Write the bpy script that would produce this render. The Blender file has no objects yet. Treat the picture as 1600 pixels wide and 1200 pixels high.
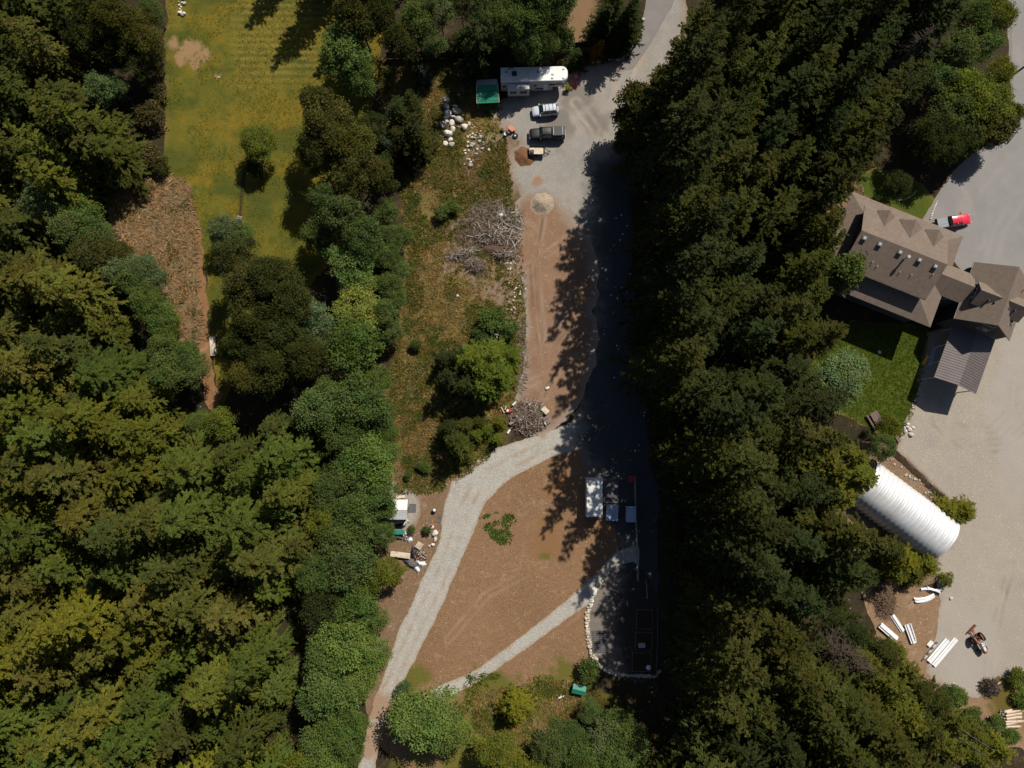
import bpy, math, random
import numpy as np
from mathutils import Vector, Matrix

# ------------------------------------------------------------------ camera, world, sun, exposure
S = bpy.context.scene
COL = S.collection
CAM_H = 110.0
TILT = math.atan(100.0/1066.7)          # camera leans a little ahead of straight down
FPX = 1600*24.0/36.0
cam_d = bpy.data.cameras.new("camera")
cam_d.sensor_width = 36.0; cam_d.lens = 24.0; cam_d.clip_end = 3000.0; cam_d.clip_start = 0.5
cam = bpy.data.objects.new("camera", cam_d); COL.objects.link(cam)
cam.location = (0, 0, CAM_H); cam.rotation_euler = (TILT, 0, 0)
S.camera = cam

SUN_EL = math.radians(47.0)
SUN_AZ = math.atan2(0.55, 0.83)         # from +Y towards +X: light comes from the upper right
w = bpy.data.worlds.new("World"); S.world = w; w.use_nodes = True
nt = w.node_tree
for n in list(nt.nodes): nt.nodes.remove(n)
sky = nt.nodes.new("ShaderNodeTexSky"); sky.sky_type = 'NISHITA'; sky.sun_disc = False
sky.sun_elevation = SUN_EL; sky.sun_rotation = SUN_AZ
bg = nt.nodes.new("ShaderNodeBackground"); bg.inputs[1].default_value = 0.05
wo = nt.nodes.new("ShaderNodeOutputWorld")
nt.links.new(sky.outputs[0], bg.inputs[0]); nt.links.new(bg.outputs[0], wo.inputs[0])
sl = bpy.data.lights.new("sun", 'SUN'); sl.energy = 5.0; sl.angle = math.radians(0.5); sl.color = (1.0, 0.94, 0.84)
so = bpy.data.objects.new("sun", sl); COL.objects.link(so)
sd = Vector((math.sin(SUN_AZ)*math.cos(SUN_EL), math.cos(SUN_AZ)*math.cos(SUN_EL), math.sin(SUN_EL)))
so.rotation_euler = sd.to_track_quat('Z', 'Y').to_euler(); so.location = sd*150
S.view_settings.view_transform = 'Standard'; S.view_settings.look = 'None'
S.view_settings.gamma = 1.0; S.view_settings.exposure = 0.16
S.view_settings.use_curve_mapping = False
S.cycles.max_bounces = 5; S.cycles.diffuse_bounces = 2; S.cycles.glossy_bounces = 2
S.cycles.transmission_bounces = 3; S.cycles.transparent_max_bounces = 4

# ------------------------------------------------------------------ survey: photo position + height -> place on site
def P(u, v, h=0.0):
    x = (u-800.0)/FPX; y = -(v-600.0)/FPX
    c, s = math.cos(TILT), math.sin(TILT)
    dy = y*c + s; dz = y*s - c
    t = (CAM_H-h)/(-dz)
    return Vector((x*t, dy*t, h))
def px2(poly): return [tuple(P(u, v)[:2]) for u, v in poly]
PXM = CAM_H/FPX                           # metres per photo pixel on the ground, about

# ------------------------------------------------------------------ numpy noise and terrain
def _hash(ix, iy, seed):
    n = (ix.astype(np.int64)*374761393 + iy.astype(np.int64)*668265263 + seed*1442695041) & 0x7fffffff
    n = ((n ^ (n >> 13))*1274126177) & 0x7fffffff
    n = (n ^ (n >> 16)) & 0xffff
    return n/65535.0
def vnoise(x, y, seed=0):
    ix = np.floor(x); iy = np.floor(y); fx = x-ix; fy = y-iy
    fx = fx*fx*(3-2*fx); fy = fy*fy*(3-2*fy)
    a = _hash(ix, iy, seed); b = _hash(ix+1, iy, seed); c = _hash(ix, iy+1, seed); d = _hash(ix+1, iy+1, seed)
    return (a*(1-fx)+b*fx)*(1-fy) + (c*(1-fx)+d*fx)*fy
def fbm(x, y, scale, octv=4, seed=0):
    x = np.asarray(x, float)/scale; y = np.asarray(y, float)/scale
    s = 0; a = 0.5; tot = 0
    for o in range(octv):
        s = s + a*vnoise(x+17.3*o, y-9.1*o, seed+o); tot += a
        x = x*2.03; y = y*2.03; a *= 0.5
    return s/tot
def sdf(poly, x, y):
    """signed distance to a closed polygon, positive inside"""
    x = np.asarray(x, float); y = np.asarray(y, float)
    d = np.full(x.shape, 1e9); ins = np.zeros(x.shape, bool)
    n = len(poly)
    for i in range(n):
        x0, y0 = poly[i]; x1, y1 = poly[(i+1) % n]
        ex, ey = x1-x0, y1-y0
        L = ex*ex+ey*ey+1e-12
        t = np.clip(((x-x0)*ex+(y-y0)*ey)/L, 0, 1)
        d = np.minimum(d, (x-x0-t*ex)**2+(y-y0-t*ey)**2)
        cond = ((y0 > y) != (y1 > y))
        if abs(ey) > 1e-12:
            xi = x0 + (y-y0)*ex/ey
            ins ^= cond & (x < xi)
    d = np.sqrt(d)
    return np.where(ins, d, -d)
def linedist(pts, x, y):
    d = np.full(np.shape(x), 1e9)
    for (x0, y0), (x1, y1) in zip(pts[:-1], pts[1:]):
        ex, ey = x1-x0, y1-y0
        t = np.clip(((x-x0)*ex+(y-y0)*ey)/(ex*ex+ey*ey+1e-12), 0, 1)
        d = np.minimum(d, (x-x0-t*ex)**2+(y-y0-t*ey)**2)
    return np.sqrt(d)
def sstep(a, b, x):
    t = np.clip((x-a)/(b-a), 0, 1); return t*t*(3-2*t)
TRENCH = px2([(1372,722),(1398,702),(1420,722),(1446,748),(1482,782),(1470,800),(1430,775),(1395,745)])
def terr(x, y):
    x = np.asarray(x, float); y = np.asarray(y, float)
    z = 0.35*(fbm(x, y, 22, 3, 5)-0.5) + 0.10*(fbm(x, y, 3.0, 2, 9)-0.5)
    near = (np.abs(x-62) < 16) & (np.abs(y+3) < 16)
    if np.any(near):
        dd = sdf(TRENCH, x, y) + 0.5*(fbm(x, y, 1.6, 3, 3)-0.5)
        z = z - 0.85*sstep(-0.15, 0.45, dd)*near
    return z
def tz(x, y): return float(terr(np.array([x]), np.array([y]))[0])
def G(u, v, dz=0.0):
    p = P(u, v); return Vector((p.x, p.y, tz(p.x, p.y)+dz))

# ------------------------------------------------------------------ materials
MATS = {}
def newmat(name):
    m = bpy.data.materials.new(name); m.use_nodes = True
    nt = m.node_tree
    for n in list(nt.nodes): nt.nodes.remove(n)
    out = nt.nodes.new("ShaderNodeOutputMaterial")
    MATS[name] = m
    return m, nt, out
def N(nt, t, **kw):
    n = nt.nodes.new(t)
    for k, v in kw.items(): setattr(n, k, v)
    return n
def mixc(nt, fac, a, b, mode='MIX'):
    n = nt.nodes.new("ShaderNodeMix"); n.data_type = 'RGBA'; n.blend_type = mode
    for sock, v in ((n.inputs[0], fac), (n.inputs[6], a), (n.inputs[7], b)):
        if hasattr(v, 'is_linked') or hasattr(v, 'links'): nt.links.new(v, sock)
        elif isinstance(v, (int, float)): sock.default_value = v
        else: sock.default_value = (*v[:3], 1)
    return n.outputs[2]
def ramp(nt, src, a, b):
    n = nt.nodes.new("ShaderNodeMapRange"); n.inputs[1].default_value = a; n.inputs[2].default_value = b
    nt.links.new(src, n.inputs[0]); return n.outputs[0]
def noise(nt, vec, scale, detail=4, rough=0.55, dist=0.0):
    n = nt.nodes.new("ShaderNodeTexNoise"); n.inputs['Scale'].default_value = scale
    n.inputs['Detail'].default_value = detail; n.inputs['Roughness'].default_value = rough
    n.inputs['Distortion'].default_value = dist
    if vec is not None: nt.links.new(vec, n.inputs['Vector'])
    return n.outputs['Fac']
def bumpn(nt, h, strength, dist):
    b = nt.nodes.new("ShaderNodeBump"); b.inputs['Strength'].default_value = strength; b.inputs['Distance'].default_value = dist
    nt.links.new(h, b.inputs['Height']); return b.outputs[0]
def mat(name, c1, c2=None, scale=1.5, rough=0.7, metal=0.0, bump=0.0, bscale=20, spec=0.35, coat=0.0, dirt=None, dscale=0.6, stretch=None):
    """plain weathered surface: two tones of one colour, optional dirt patches and fine bump"""
    if name in MATS: return MATS[name]
    m, nt, out = newmat(name)
    p = nt.nodes.new("ShaderNodeBsdfPrincipled")
    p.inputs['Roughness'].default_value = rough; p.inputs['Metallic'].default_value = metal
    p.inputs['Specular IOR Level'].default_value = spec; p.inputs['Coat Weight'].default_value = coat
    tc = nt.nodes.new("ShaderNodeTexCoord"); vec = tc.outputs['Object']
    if stretch:
        mp = nt.nodes.new("ShaderNodeMapping"); mp.inputs['Scale'].default_value = stretch
        nt.links.new(vec, mp.inputs[0]); vec = mp.outputs[0]
    if c2 is None: c2 = tuple(min(1, c*0.82) for c in c1)
    f = ramp(nt, noise(nt, vec, scale, 5), 0.32, 0.68)
    col = mixc(nt, f, c1, c2)
    if dirt:
        f2 = ramp(nt, noise(nt, tc.outputs['Object'], dscale, 6, 0.65), 0.5, 0.75)
        col = mixc(nt, f2, col, dirt)
    nt.links.new(col, p.inputs['Base Color'])
    if bump: nt.links.new(bumpn(nt, noise(nt, tc.outputs['Object'], bscale, 4), bump, 0.05), p.inputs['Normal'])
    nt.links.new(p.outputs[0], out.inputs[0])
    return m
def leafmat(name, trans=0.28):
    m, nt, out = newmat(name)
    oi = nt.nodes.new("ShaderNodeObjectInfo"); at = N(nt, "ShaderNodeAttribute", attribute_name='vary')
    tc = nt.nodes.new("ShaderNodeTexCoord")
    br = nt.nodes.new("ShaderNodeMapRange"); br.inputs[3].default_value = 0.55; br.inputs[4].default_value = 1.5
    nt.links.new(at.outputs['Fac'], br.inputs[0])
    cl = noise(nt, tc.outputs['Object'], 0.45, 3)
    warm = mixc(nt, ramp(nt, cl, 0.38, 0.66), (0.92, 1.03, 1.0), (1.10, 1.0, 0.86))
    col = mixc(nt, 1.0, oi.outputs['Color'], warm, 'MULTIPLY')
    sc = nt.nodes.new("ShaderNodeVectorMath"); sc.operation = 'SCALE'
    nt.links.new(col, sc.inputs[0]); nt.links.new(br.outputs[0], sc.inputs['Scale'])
    col = sc.outputs[0]
    d = nt.nodes.new("ShaderNodeBsdfDiffuse"); t = nt.nodes.new("ShaderNodeBsdfTranslucent")
    nt.links.new(col, d.inputs[0]); nt.links.new(col, t.inputs[0])
    mx = nt.nodes.new("ShaderNodeMixShader"); mx.inputs[0].default_value = trans
    nt.links.new(d.outputs[0], mx.inputs[1]); nt.links.new(t.outputs[0], mx.inputs[2])
    nt.links.new(mx.outputs[0], out.inputs[0])
    return m
def groundmat(name, ca, cb, cc=None, s1=0.12, s2=1.1, fine=6.0, fine_amt=0.35, speck=None, speck_amt=0.0, bump=0.6,
              attr=None, edge=None, rough=0.95, patch=(0.55, 0.7)):
    """ca/cb: two soil tones mixed over metres, cc: a third in patches, speck: stones; attr: list of (attribute, colour); edge: colour at the rim"""
    m, nt, out = newmat(name)
    p = nt.nodes.new("ShaderNodeBsdfPrincipled"); p.inputs['Roughness'].default_value = rough; p.inputs['Specular IOR Level'].default_value = 0.12
    tc = nt.nodes.new("ShaderNodeTexCoord"); v = tc.outputs['Object']
    n1 = noise(nt, v, s1, 6, 0.6, 0.4); n2 = noise(nt, v, s2, 5, 0.62, 0.3); nf = noise(nt, v, fine, 3, 0.7)
    mixf = nt.nodes.new("ShaderNodeMath"); mixf.operation = 'MULTIPLY_ADD'; mixf.inputs[1].default_value = 0.5
    h = nt.nodes.new("ShaderNodeMath"); h.operation = 'MULTIPLY'; h.inputs[1].default_value = 0.5
    nt.links.new(n2, h.inputs[0]); nt.links.new(n1, mixf.inputs[0]); nt.links.new(h.outputs[0], mixf.inputs[2])
    col = mixc(nt, ramp(nt, mixf.outputs[0], 0.36, 0.62), ca, cb)
    if cc is not None:
        n3 = noise(nt, v, s2*0.45, 6, 0.68, 0.6)
        col = mixc(nt, ramp(nt, n3, *patch), col, cc)
    if edge is not None:
        an = N(nt, "ShaderNodeAttribute", attribute_name='edge')
        s = nt.nodes.new("ShaderNodeMath"); s.operation = 'MULTIPLY_ADD'; s.inputs[1].default_value = 0.9
        nt.links.new(nf, s.inputs[0]); nt.links.new(an.outputs['Fac'], s.inputs[2])
        col = mixc(nt, ramp(nt, s.outputs[0], 0.95, 0.45), col, edge)
    f = ramp(nt, nf, 0.25, 0.75)
    mr = nt.nodes.new("ShaderNodeMapRange"); mr.inputs[3].default_value = 1-fine_amt; mr.inputs[4].default_value = 1+fine_amt
    nt.links.new(f, mr.inputs[0])
    sc = nt.nodes.new("ShaderNodeVectorMath"); sc.operation = 'SCALE'
    nt.links.new(col, sc.inputs[0]); nt.links.new(mr.outputs[0], sc.inputs['Scale']); col = sc.outputs[0]
    if speck is not None:
        vo = nt.nodes.new("ShaderNodeTexVoronoi"); vo.inputs['Scale'].default_value = 3.2; nt.links.new(v, vo.inputs['Vector'])
        ssel = ramp(nt, vo.outputs['Distance'], 0.30, 0.16)
        wn = nt.nodes.new("ShaderNodeTexWhiteNoise"); nt.links.new(vo.outputs['Position'], wn.inputs['Vector'])
        pk = ramp(nt, wn.outputs['Value'], 1.0-speck_amt, 1.0-speck_amt+0.02)
        mm = nt.nodes.new("ShaderNodeMath"); mm.operation = 'MULTIPLY'; nt.links.new(ssel, mm.inputs[0]); nt.links.new(pk, mm.inputs[1])
        col = mixc(nt, mm.outputs[0], col, speck)
    for a, c in (attr or []):
        an = N(nt, "ShaderNodeAttribute", attribute_name=a)
        sm = nt.nodes.new("ShaderNodeMath"); sm.operation = 'MULTIPLY_ADD'; sm.inputs[1].default_value = 0.9
        off = ramp(nt, n2, 0.2, 0.8)
        om = nt.nodes.new("ShaderNodeMath"); om.operation = 'MULTIPLY_ADD'; om.inputs[1].default_value = 0.9; om.inputs[2].default_value = -0.45
        nt.links.new(off, om.inputs[0]); nt.links.new(an.outputs['Fac'], sm.inputs[0])
        # attribute pushed up and down by the same noise so zone borders break up
        gate = nt.nodes.new("ShaderNodeMath"); gate.operation = 'MULTIPLY'
        q = nt.nodes.new("ShaderNodeMath"); q.operation = 'SUBTRACT'; q.inputs[0].default_value = 1.0
        nt.links.new(an.outputs['Fac'], q.inputs[1])
        g2 = nt.nodes.new("ShaderNodeMath"); g2.operation = 'MULTIPLY'; nt.links.new(q.outputs[0], g2.inputs[0]); nt.links.new(an.outputs['Fac'], g2.inputs[1])
        g3 = nt.nodes.new("ShaderNodeMath"); g3.operation = 'MULTIPLY'; g3.inputs[1].default_value = 4.0; nt.links.new(g2.outputs[0], g3.inputs[0])
        nt.links.new(g3.outputs[0], gate.inputs[0]); nt.links.new(om.outputs[0], gate.inputs[1])
        sm.inputs[1].default_value = 1.0; nt.links.new(gate.outputs[0], sm.inputs[2])
        sm.use_clamp = True
        col = mixc(nt, sm.outputs[0], col, c)
    nt.links.new(col, p.inputs['Base Color'])
    nb = noise(nt, v, fine*0.8, 6, 0.7)
    nt.links.new(bumpn(nt, nb, bump, 0.12), p.inputs['Normal'])
    nt.links.new(p.outputs[0], out.inputs[0])
    return m

# ------------------------------------------------------------------ mesh helpers
def fastmesh(name, verts, quads, mats, attrs=None, smooth=False, tris=None):
    verts = np.asarray(verts, np.float32).reshape(-1, 3)
    me = bpy.data.meshes.new(name)
    me.vertices.add(len(verts)); me.vertices.foreach_set('co', verts.ravel())
    q = np.asarray(quads, np.int32).reshape(-1, 4) if quads is not None and len(quads) else np.zeros((0, 4), np.int32)
    t = np.asarray(tris, np.int32).reshape(-1, 3) if tris is not None and len(tris) else np.zeros((0, 3), np.int32)
    nl = q.size+t.size
    me.loops.add(nl); me.loops.foreach_set('vertex_index', np.concatenate([q.ravel(), t.ravel()]))
    me.polygons.add(len(q)+len(t))
    st = np.concatenate([np.arange(len(q))*4, len(q)*4+np.arange(len(t))*3]).astype(np.int32)
    me.polygons.foreach_set('loop_start', st)
    for a, val in (attrs or {}).items():
        at = me.attributes.new(a, 'FLOAT', 'POINT'); at.data.foreach_set('value', np.asarray(val, np.float32))
    for m in (mats if isinstance(mats, (list, tuple)) else [mats]): me.materials.append(m)
    me.update(calc_edges=True)
    if smooth: me.polygons.foreach_set('use_smooth', np.ones(len(me.polygons), bool))
    return me
class MB:
    """collects simple shapes into ONE mesh"""
    def __init__(s): s.v = []; s.f = []; s.sm = []
    def add(s, vs, fs, smooth=False):
        o = len(s.v); s.v += [tuple(p) for p in vs]; s.f += [tuple(i+o for i in f) for f in fs]; s.sm += [smooth]*len(fs)
        return s
    def box(s, c, d, rz=0.0, taper=1.0, M=None):
        cx, cy, cz = c; a, b, h = d[0]/2, d[1]/2, d[2]/2
        p = [(-a,-b,-h),(a,-b,-h),(a,b,-h),(-a,b,-h),(-a*taper,-b*taper,h),(a*taper,-b*taper,h),(a*taper,b*taper,h),(-a*taper,b*taper,h)]
        R = M or Matrix.Rotation(rz, 3, 'Z')
        vs = [R @ Vector(q) + Vector(c) for q in p]
        return s.add(vs, [(0,3,2,1),(4,5,6,7),(0,1,5,4),(1,2,6,5),(2,3,7,6),(3,0,4,7)])
    def tube(s, p0, p1, r0, r1=None, n=8, caps=True, smooth=True):
        r1 = r0 if r1 is None else r1
        p0 = Vector(p0); p1 = Vector(p1); d = (p1-p0)
        if d.length < 1e-6: return s
        d.normalize(); a = d.orthogonal().normalized(); b = d.cross(a)
        vs = []
        for p, r in ((p0, r0), (p1, r1)):
            for i in range(n):
                t = 2*math.pi*i/n; vs.append(p + a*(r*math.cos(t)) + b*(r*math.sin(t)))
        fs = [(i, (i+1) % n, n+(i+1) % n, n+i) for i in range(n)]
        s.add(vs, fs, smooth)
        if caps:
            s.add(vs[:n], [tuple(range(n))[::-1]]); s.add(vs[n:], [tuple(range(n))])
        return s
    def path(s, pts, r, n=6):
        for a, b in zip(pts[:-1], pts[1:]): s.tube(a, b, r, r, n)
        return s
    def poly(s, pts): return s.add(pts, [tuple(range(len(pts)))])
    def prism(s, pts, thick):
        """polygon (top face points) with thickness downwards"""
        n = len(pts); top = [Vector(p) for p in pts]; bot = [p-Vector((0, 0, thick)) for p in top]
        nrm = sum(((top[(i+1) % n]-top[0]).cross(top[(i+2) % n]-top[0]) for i in range(n)), Vector())
        if nrm.z < 0: top.reverse(); bot.reverse()
        return s.add(top+bot, [tuple(range(n)), tuple(range(2*n-1, n-1, -1))] + [(i, n+i, n+(i+1) % n, (i+1) % n) for i in range(n)])
    def loft(s, rings, smooth=True, caps=True, closed=True):
        n = len(rings[0]); o = []
        for r in rings: o += list(r)
        fs = []
        for k in range(len(rings)-1):
            for i in range(n if closed else n-1):
                j = (i+1) % n; fs.append((k*n+i, k*n+j, (k+1)*n+j, (k+1)*n+i))
        s.add(o, fs, smooth)
        if caps:
            s.add(rings[0], [tuple(range(n))[::-1]]); s.add(rings[-1], [tuple(range(n))])
        return s
    def ball(s, c, r, nu=12, nv=8):
        rx, ry, rz = (r, r, r) if isinstance(r, (int, float)) else r
        rings = []
        for k in range(nv+1):
            a = -math.pi/2 + math.pi*k/nv; q = max(0.001, math.cos(a))
            rings.append([Vector((c[0]+rx*q*math.cos(2*math.pi*i/nu), c[1]+ry*q*math.sin(2*math.pi*i/nu), c[2]+rz*math.sin(a))) for i in range(nu)])
        return s.loft(rings)
    def mesh(s, name, m):
        me = bpy.data.meshes.new(name); me.from_pydata(s.v, [], s.f); me.materials.append(m)
        me.polygons.foreach_set('use_smooth', s.sm); me.update(); return me
    def build(s, name, m, parent=None, bevel=0.0, loc=None):
        o = bpy.data.objects.new(name, s.mesh(name, m)); COL.objects.link(o)
        if parent is not None: o.parent = parent
        if loc is not None: o.location = loc
        if bevel:
            b = o.modifiers.new('bevel', 'BEVEL'); b.width = bevel; b.segments = 2; b.limit_method = 'ANGLE'
        return o
def rrect(cx, cy, hx, hy, r, z, n=4):
    pts = []
    for k, (sx, sy) in enumerate(((1, 1), (-1, 1), (-1, -1), (1, -1))):
        for i in range(n+1):
            a = math.pi/2*(k + i/n)
            pts.append(Vector((cx+sx*(hx-r)+r*math.cos(a), cy+sy*(hy-r)+r*math.sin(a), z)))
    return pts
def thing(name, label, cat, loc=(0, 0, 0), rz=0.0, group=None):
    o = bpy.data.objects.new(name, None); COL.objects.link(o); o.empty_display_size = 0.3
    o.location = loc; o.rotation_euler = (0, 0, rz); o['label'] = label; o['category'] = cat
    if group: o['group'] = group
    return o
def tag(o, label, cat, group=None):
    o['label'] = label; o['category'] = cat
    if group: o['group'] = group
    return o
def copy_tree(o, parent=None, label=None, loc=None, rz=None):
    c = o.copy(); COL.objects.link(c)
    if parent is not None: c.parent = parent
    for ch in list(o.children): copy_tree(ch, c)
    if label: c['label'] = label
    if loc is not None: c.location = loc
    if rz is not None: c.rotation_euler = (0, 0, rz)
    return c
def inst(name, me, parent=None, loc=(0, 0, 0), rot=(0, 0, 0), sc=(1, 1, 1), color=None):
    o = bpy.data.objects.new(name, me); COL.objects.link(o)
    if parent is not None: o.parent = parent
    o.location = loc; o.rotation_euler = rot; o.scale = sc
    if color is not None: o.color = (*color, 1)
    return o
def heading(a, b):
    """angle of the direction between two photo points, on the ground"""
    p, q = P(*a), P(*b); return math.atan2(q.y-p.y, q.x-p.x)
# ------------------------------------------------------------------ the ground and its surfaces
STEP = 0.25
fx = np.arange(-100, 100.01, STEP); fy = np.arange(-72, 88.01, STEP)
ox = np.array([-900, -600, -400, -250, -180, -140, -118, -106]); oy = np.array([-900, -600, -400, -250, -170, -130, -100, -82])
GX = np.concatenate([ox, fx, -ox[::-1]]); GY = np.concatenate([oy, fy, -oy[::-1]+16])
def grid_attr():
    return np.meshgrid(GX, GY)
XX, YY = grid_attr()
ZZ = terr(XX, YY)
NXG, NYG = len(GX), len(GY)
def zone(poly, soft=1.2, rag=1.6, rs=3.0, seed=1):
    d = sdf(px2(poly), XX, YY) + rag*2*(fbm(XX, YY, rs, 4, seed)-0.5)
    return sstep(-soft, soft, d)
# zones of the base soil
SCRUB = [(590,95),(700,100),(790,160),(770,230),(800,300),(820,420),(822,520),(800,640),(760,720),(690,770),(620,770),(600,640),(625,520),(640,400),(620,250)]
SCRUB_DIRT = [(715,262),(790,215),(812,300),(818,430),(800,500),(775,470),(760,440),(690,425),(715,340)]
BRACKEN = [(160,315),(225,275),(290,295),(303,360),(306,440),(308,530),(298,545),(240,470),(225,410),(190,350)]
DIRTL = [(294,290),(312,370),(324,470),(330,560),(346,640),(325,640),(312,560),(298,470),(300,400),(290,330)]
BOTGRASS = [(730,1080),(820,1075),(900,1060),(960,1090),(900,1120),(850,1150),(850,1220),(600,1220),(610,1130),(660,1100)]
TOPSTRIP = [(880,-30),(935,-30),(930,30),(1000,60),(985,75),(870,85),(850,70),(880,30)]
z_scrub = zone(SCRUB, 1.0, 2.2, 4.0, 21); z_sdirt = zone(SCRUB_DIRT, 2.2, 5.0, 5.0, 22)
z_brack = zone(BRACKEN, 1.0, 1.5, 3.0, 23); z_botg = zone(BOTGRASS, 1.0, 3.0, 4.0, 24); z_top = zone(TOPSTRIP, 1.0, 1.6, 3.0, 25)
def gridquads(mask=None):
    idx = np.arange(NXG*NYG).reshape(NYG, NXG)
    q = np.stack([idx[:-1, :-1], idx[:-1, 1:], idx[1:, 1:], idx[1:, :-1]], -1)
    return q.reshape(-1, 4) if mask is None else q[mask]
GM = groundmat('forest_soil', (0.050,0.034,0.020), (0.028,0.026,0.012), (0.09,0.055,0.030), s1=0.1, s2=0.9,
               attr=[('scrub', (0.155,0.118,0.036)), ('dirt', (0.215,0.155,0.108)), ('bracken', (0.19,0.115,0.062)), ('botgrass', (0.085,0.080,0.018)), ('mulch', (0.20,0.125,0.065))],
               speck=(0.38,0.33,0.27), speck_amt=0.05, fine=5.0, fine_amt=0.5, bump=0.9)
me = fastmesh('ground', np.stack([XX, YY, ZZ], -1), gridquads(), GM,
              attrs={'scrub': z_scrub.ravel(), 'dirt': z_sdirt.ravel(), 'bracken': z_brack.ravel(), 'botgrass': z_botg.ravel(), 'mulch': z_top.ravel()}, smooth=True)
go = bpy.data.objects.new('ground', me); COL.objects.link(go); go['kind'] = 'structure'

def sheet(name, poly, level, m, rag=0.5, rs=1.6, seed=1, ew=1.5, extra=None, holes=()):
    """a surface lying on the ground inside a ragged outline"""
    pw = px2(poly)
    xs = [p[0] for p in pw]; ys = [p[1] for p in pw]
    i0 = max(0, np.searchsorted(GX, min(xs)-2)-1); i1 = min(NXG, np.searchsorted(GX, max(xs)+2)+1)
    j0 = max(0, np.searchsorted(GY, min(ys)-2)-1); j1 = min(NYG, np.searchsorted(GY, max(ys)+2)+1)
    x = XX[j0:j1, i0:i1]; y = YY[j0:j1, i0:i1]; z = ZZ[j0:j1, i0:i1]
    d = sdf(pw, x, y)
    for hp in holes: d = np.minimum(d, -sdf(px2(hp), x, y))
    d = d + rag*2*(fbm(x, y, rs, 3, seed)-0.5)
    ny, nx = x.shape
    ny, nx = x.shape
    gy, gx = np.gradient(d); gx = gx/np.maximum(np.gradient(x, axis=1), 1e-6); gy = gy/np.maximum(np.gradient(y, axis=0), 1e-6)
    gl = np.sqrt(gx*gx+gy*gy)+1e-6; st_ = np.where(d < 0, np.clip(-d/gl, 0, .34), 0)
    near = d > -0.36
    k = d > 0
    cell = (k[:-1, :-1] | k[:-1, 1:] | k[1:, 1:] | k[1:, :-1]) & near[:-1, :-1] & near[:-1, 1:] & near[1:, 1:] & near[1:, :-1]
    idx = np.arange(nx*ny).reshape(ny, nx)
    q = np.stack([idx[:-1, :-1], idx[:-1, 1:], idx[1:, 1:], idx[1:, :-1]], -1)[cell]
    used = np.unique(q); remap = np.full(nx*ny, -1); remap[used] = np.arange(len(used))
    xs_ = x+gx/gl*st_; ys_ = y+gy/gl*st_; z = np.where(st_ > 0, terr(xs_, ys_)+0.002, z)
    v = np.stack([xs_, ys_, z+0.004*level], -1).reshape(-1, 3)[used]
    at = {'edge': np.clip(d/ew, 0, 1).ravel()[used]}
    for a, fn in (extra or {}).items(): at[a] = np.clip(fn(v[:, 0], v[:, 1]), 0, 1)
    mesh = fastmesh(name, v, remap[q], m, attrs=at, smooth=True)
    o = bpy.data.objects.new(name, mesh); COL.objects.link(o); o['kind'] = 'structure'
    return o
def blob(u, v, r, seed=0):
    c = P(u, v)
    def f(x, y): return sstep(r*1.3, r*0.5, np.hypot(x-c.x, y-c.y) + r*2.0*(fbm(x, y, r*0.9, 5, seed)-0.5))
    return f
def tracks(lines, wid=0.28, gauge=0.8, seed=0):
    L = [[tuple(P(u, v)[:2]) for u, v in l] for l in lines]
    def f(x, y):
        o = np.zeros(np.shape(x))
        for l in L:
            dd = linedist(l, x, y)
            o = np.maximum(o, np.exp(-((dd-gauge)/wid)**2))
        return o*np.clip(2.8*fbm(x, y, 2.6, 3, seed)-0.9, 0, 1)*0.78
    return f
def many(*fs):
    def f(x, y):
        o = 0
        for g in fs: o = np.maximum(o, g(x, y))
        return o
    return f

# meadow: mown in fine bands, with straw coloured and bare patches
MEADOW = [(262,-80),(610,-80),(600,60),(560,300),(500,430),(400,520),(345,640),(333,560),(322,440),(305,340),(262,285),(256,200)]
def stripes(x, y):
    c = P(425, 40)
    wgt = sstep(16, 5, np.abs(y-c.y)+6*(fbm(x, y, 7, 3, 2)-0.5))*sstep(9.5, 5, np.abs(x-c.x-1))
    return wgt*(0.5+0.5*np.sin(y*5.2+2.2*fbm(x, y, 6, 2, 4)+0.02*x))*(0.35+0.7*fbm(x, y, 2.5, 3, 14))
sheet('meadow', MEADOW, 1, groundmat('meadow_grass', (0.094,0.094,0.013), (0.145,0.114,0.015), (0.062,0.078,0.012), s1=0.16, s2=0.9, fine=5.0, fine_amt=0.34, bump=0.8,
      attr=[('gold', (0.205,0.130,0.014)), ('lush', (0.048,0.066,0.012)), ('band', (0.20,0.150,0.035)), ('bare', (0.26,0.165,0.085)), ('ditch', (0.03,0.025,0.012))], edge=(0.15,0.105,0.03), patch=(0.5,0.66)), rag=0.8, rs=2.5, seed=31,
      extra={'gold': lambda x, y: 0.45*sstep(.42,.74, fbm(x, y, 5, 7, 101)), 'lush': lambda x, y: 0.75*sstep(.40,.72, fbm(x, y*1.4, 6, 7, 131)), 'band': stripes, 'bare': many(blob(298,72,1.5,1), blob(292,84,1.5,12), blob(270,68,1.2,2), blob(302,100,1.1,3), blob(312,88,1.6,5), blob(283,92,1.2,6), blob(340,120,0.6,4)),
             'ditch': lambda x, y: np.exp(-(linedist(px2([(383,262),(378,300),(375,340)]), x, y)/0.35)**2)})
sheet('dirt_track', DIRTL, 2, groundmat('track_dirt', (0.25,0.135,0.062), (0.19,0.10,0.046), (0.29,0.175,0.095), s2=1.3, fine=5, fine_amt=0.3), rag=0.7, rs=1.8, seed=33)
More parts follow.
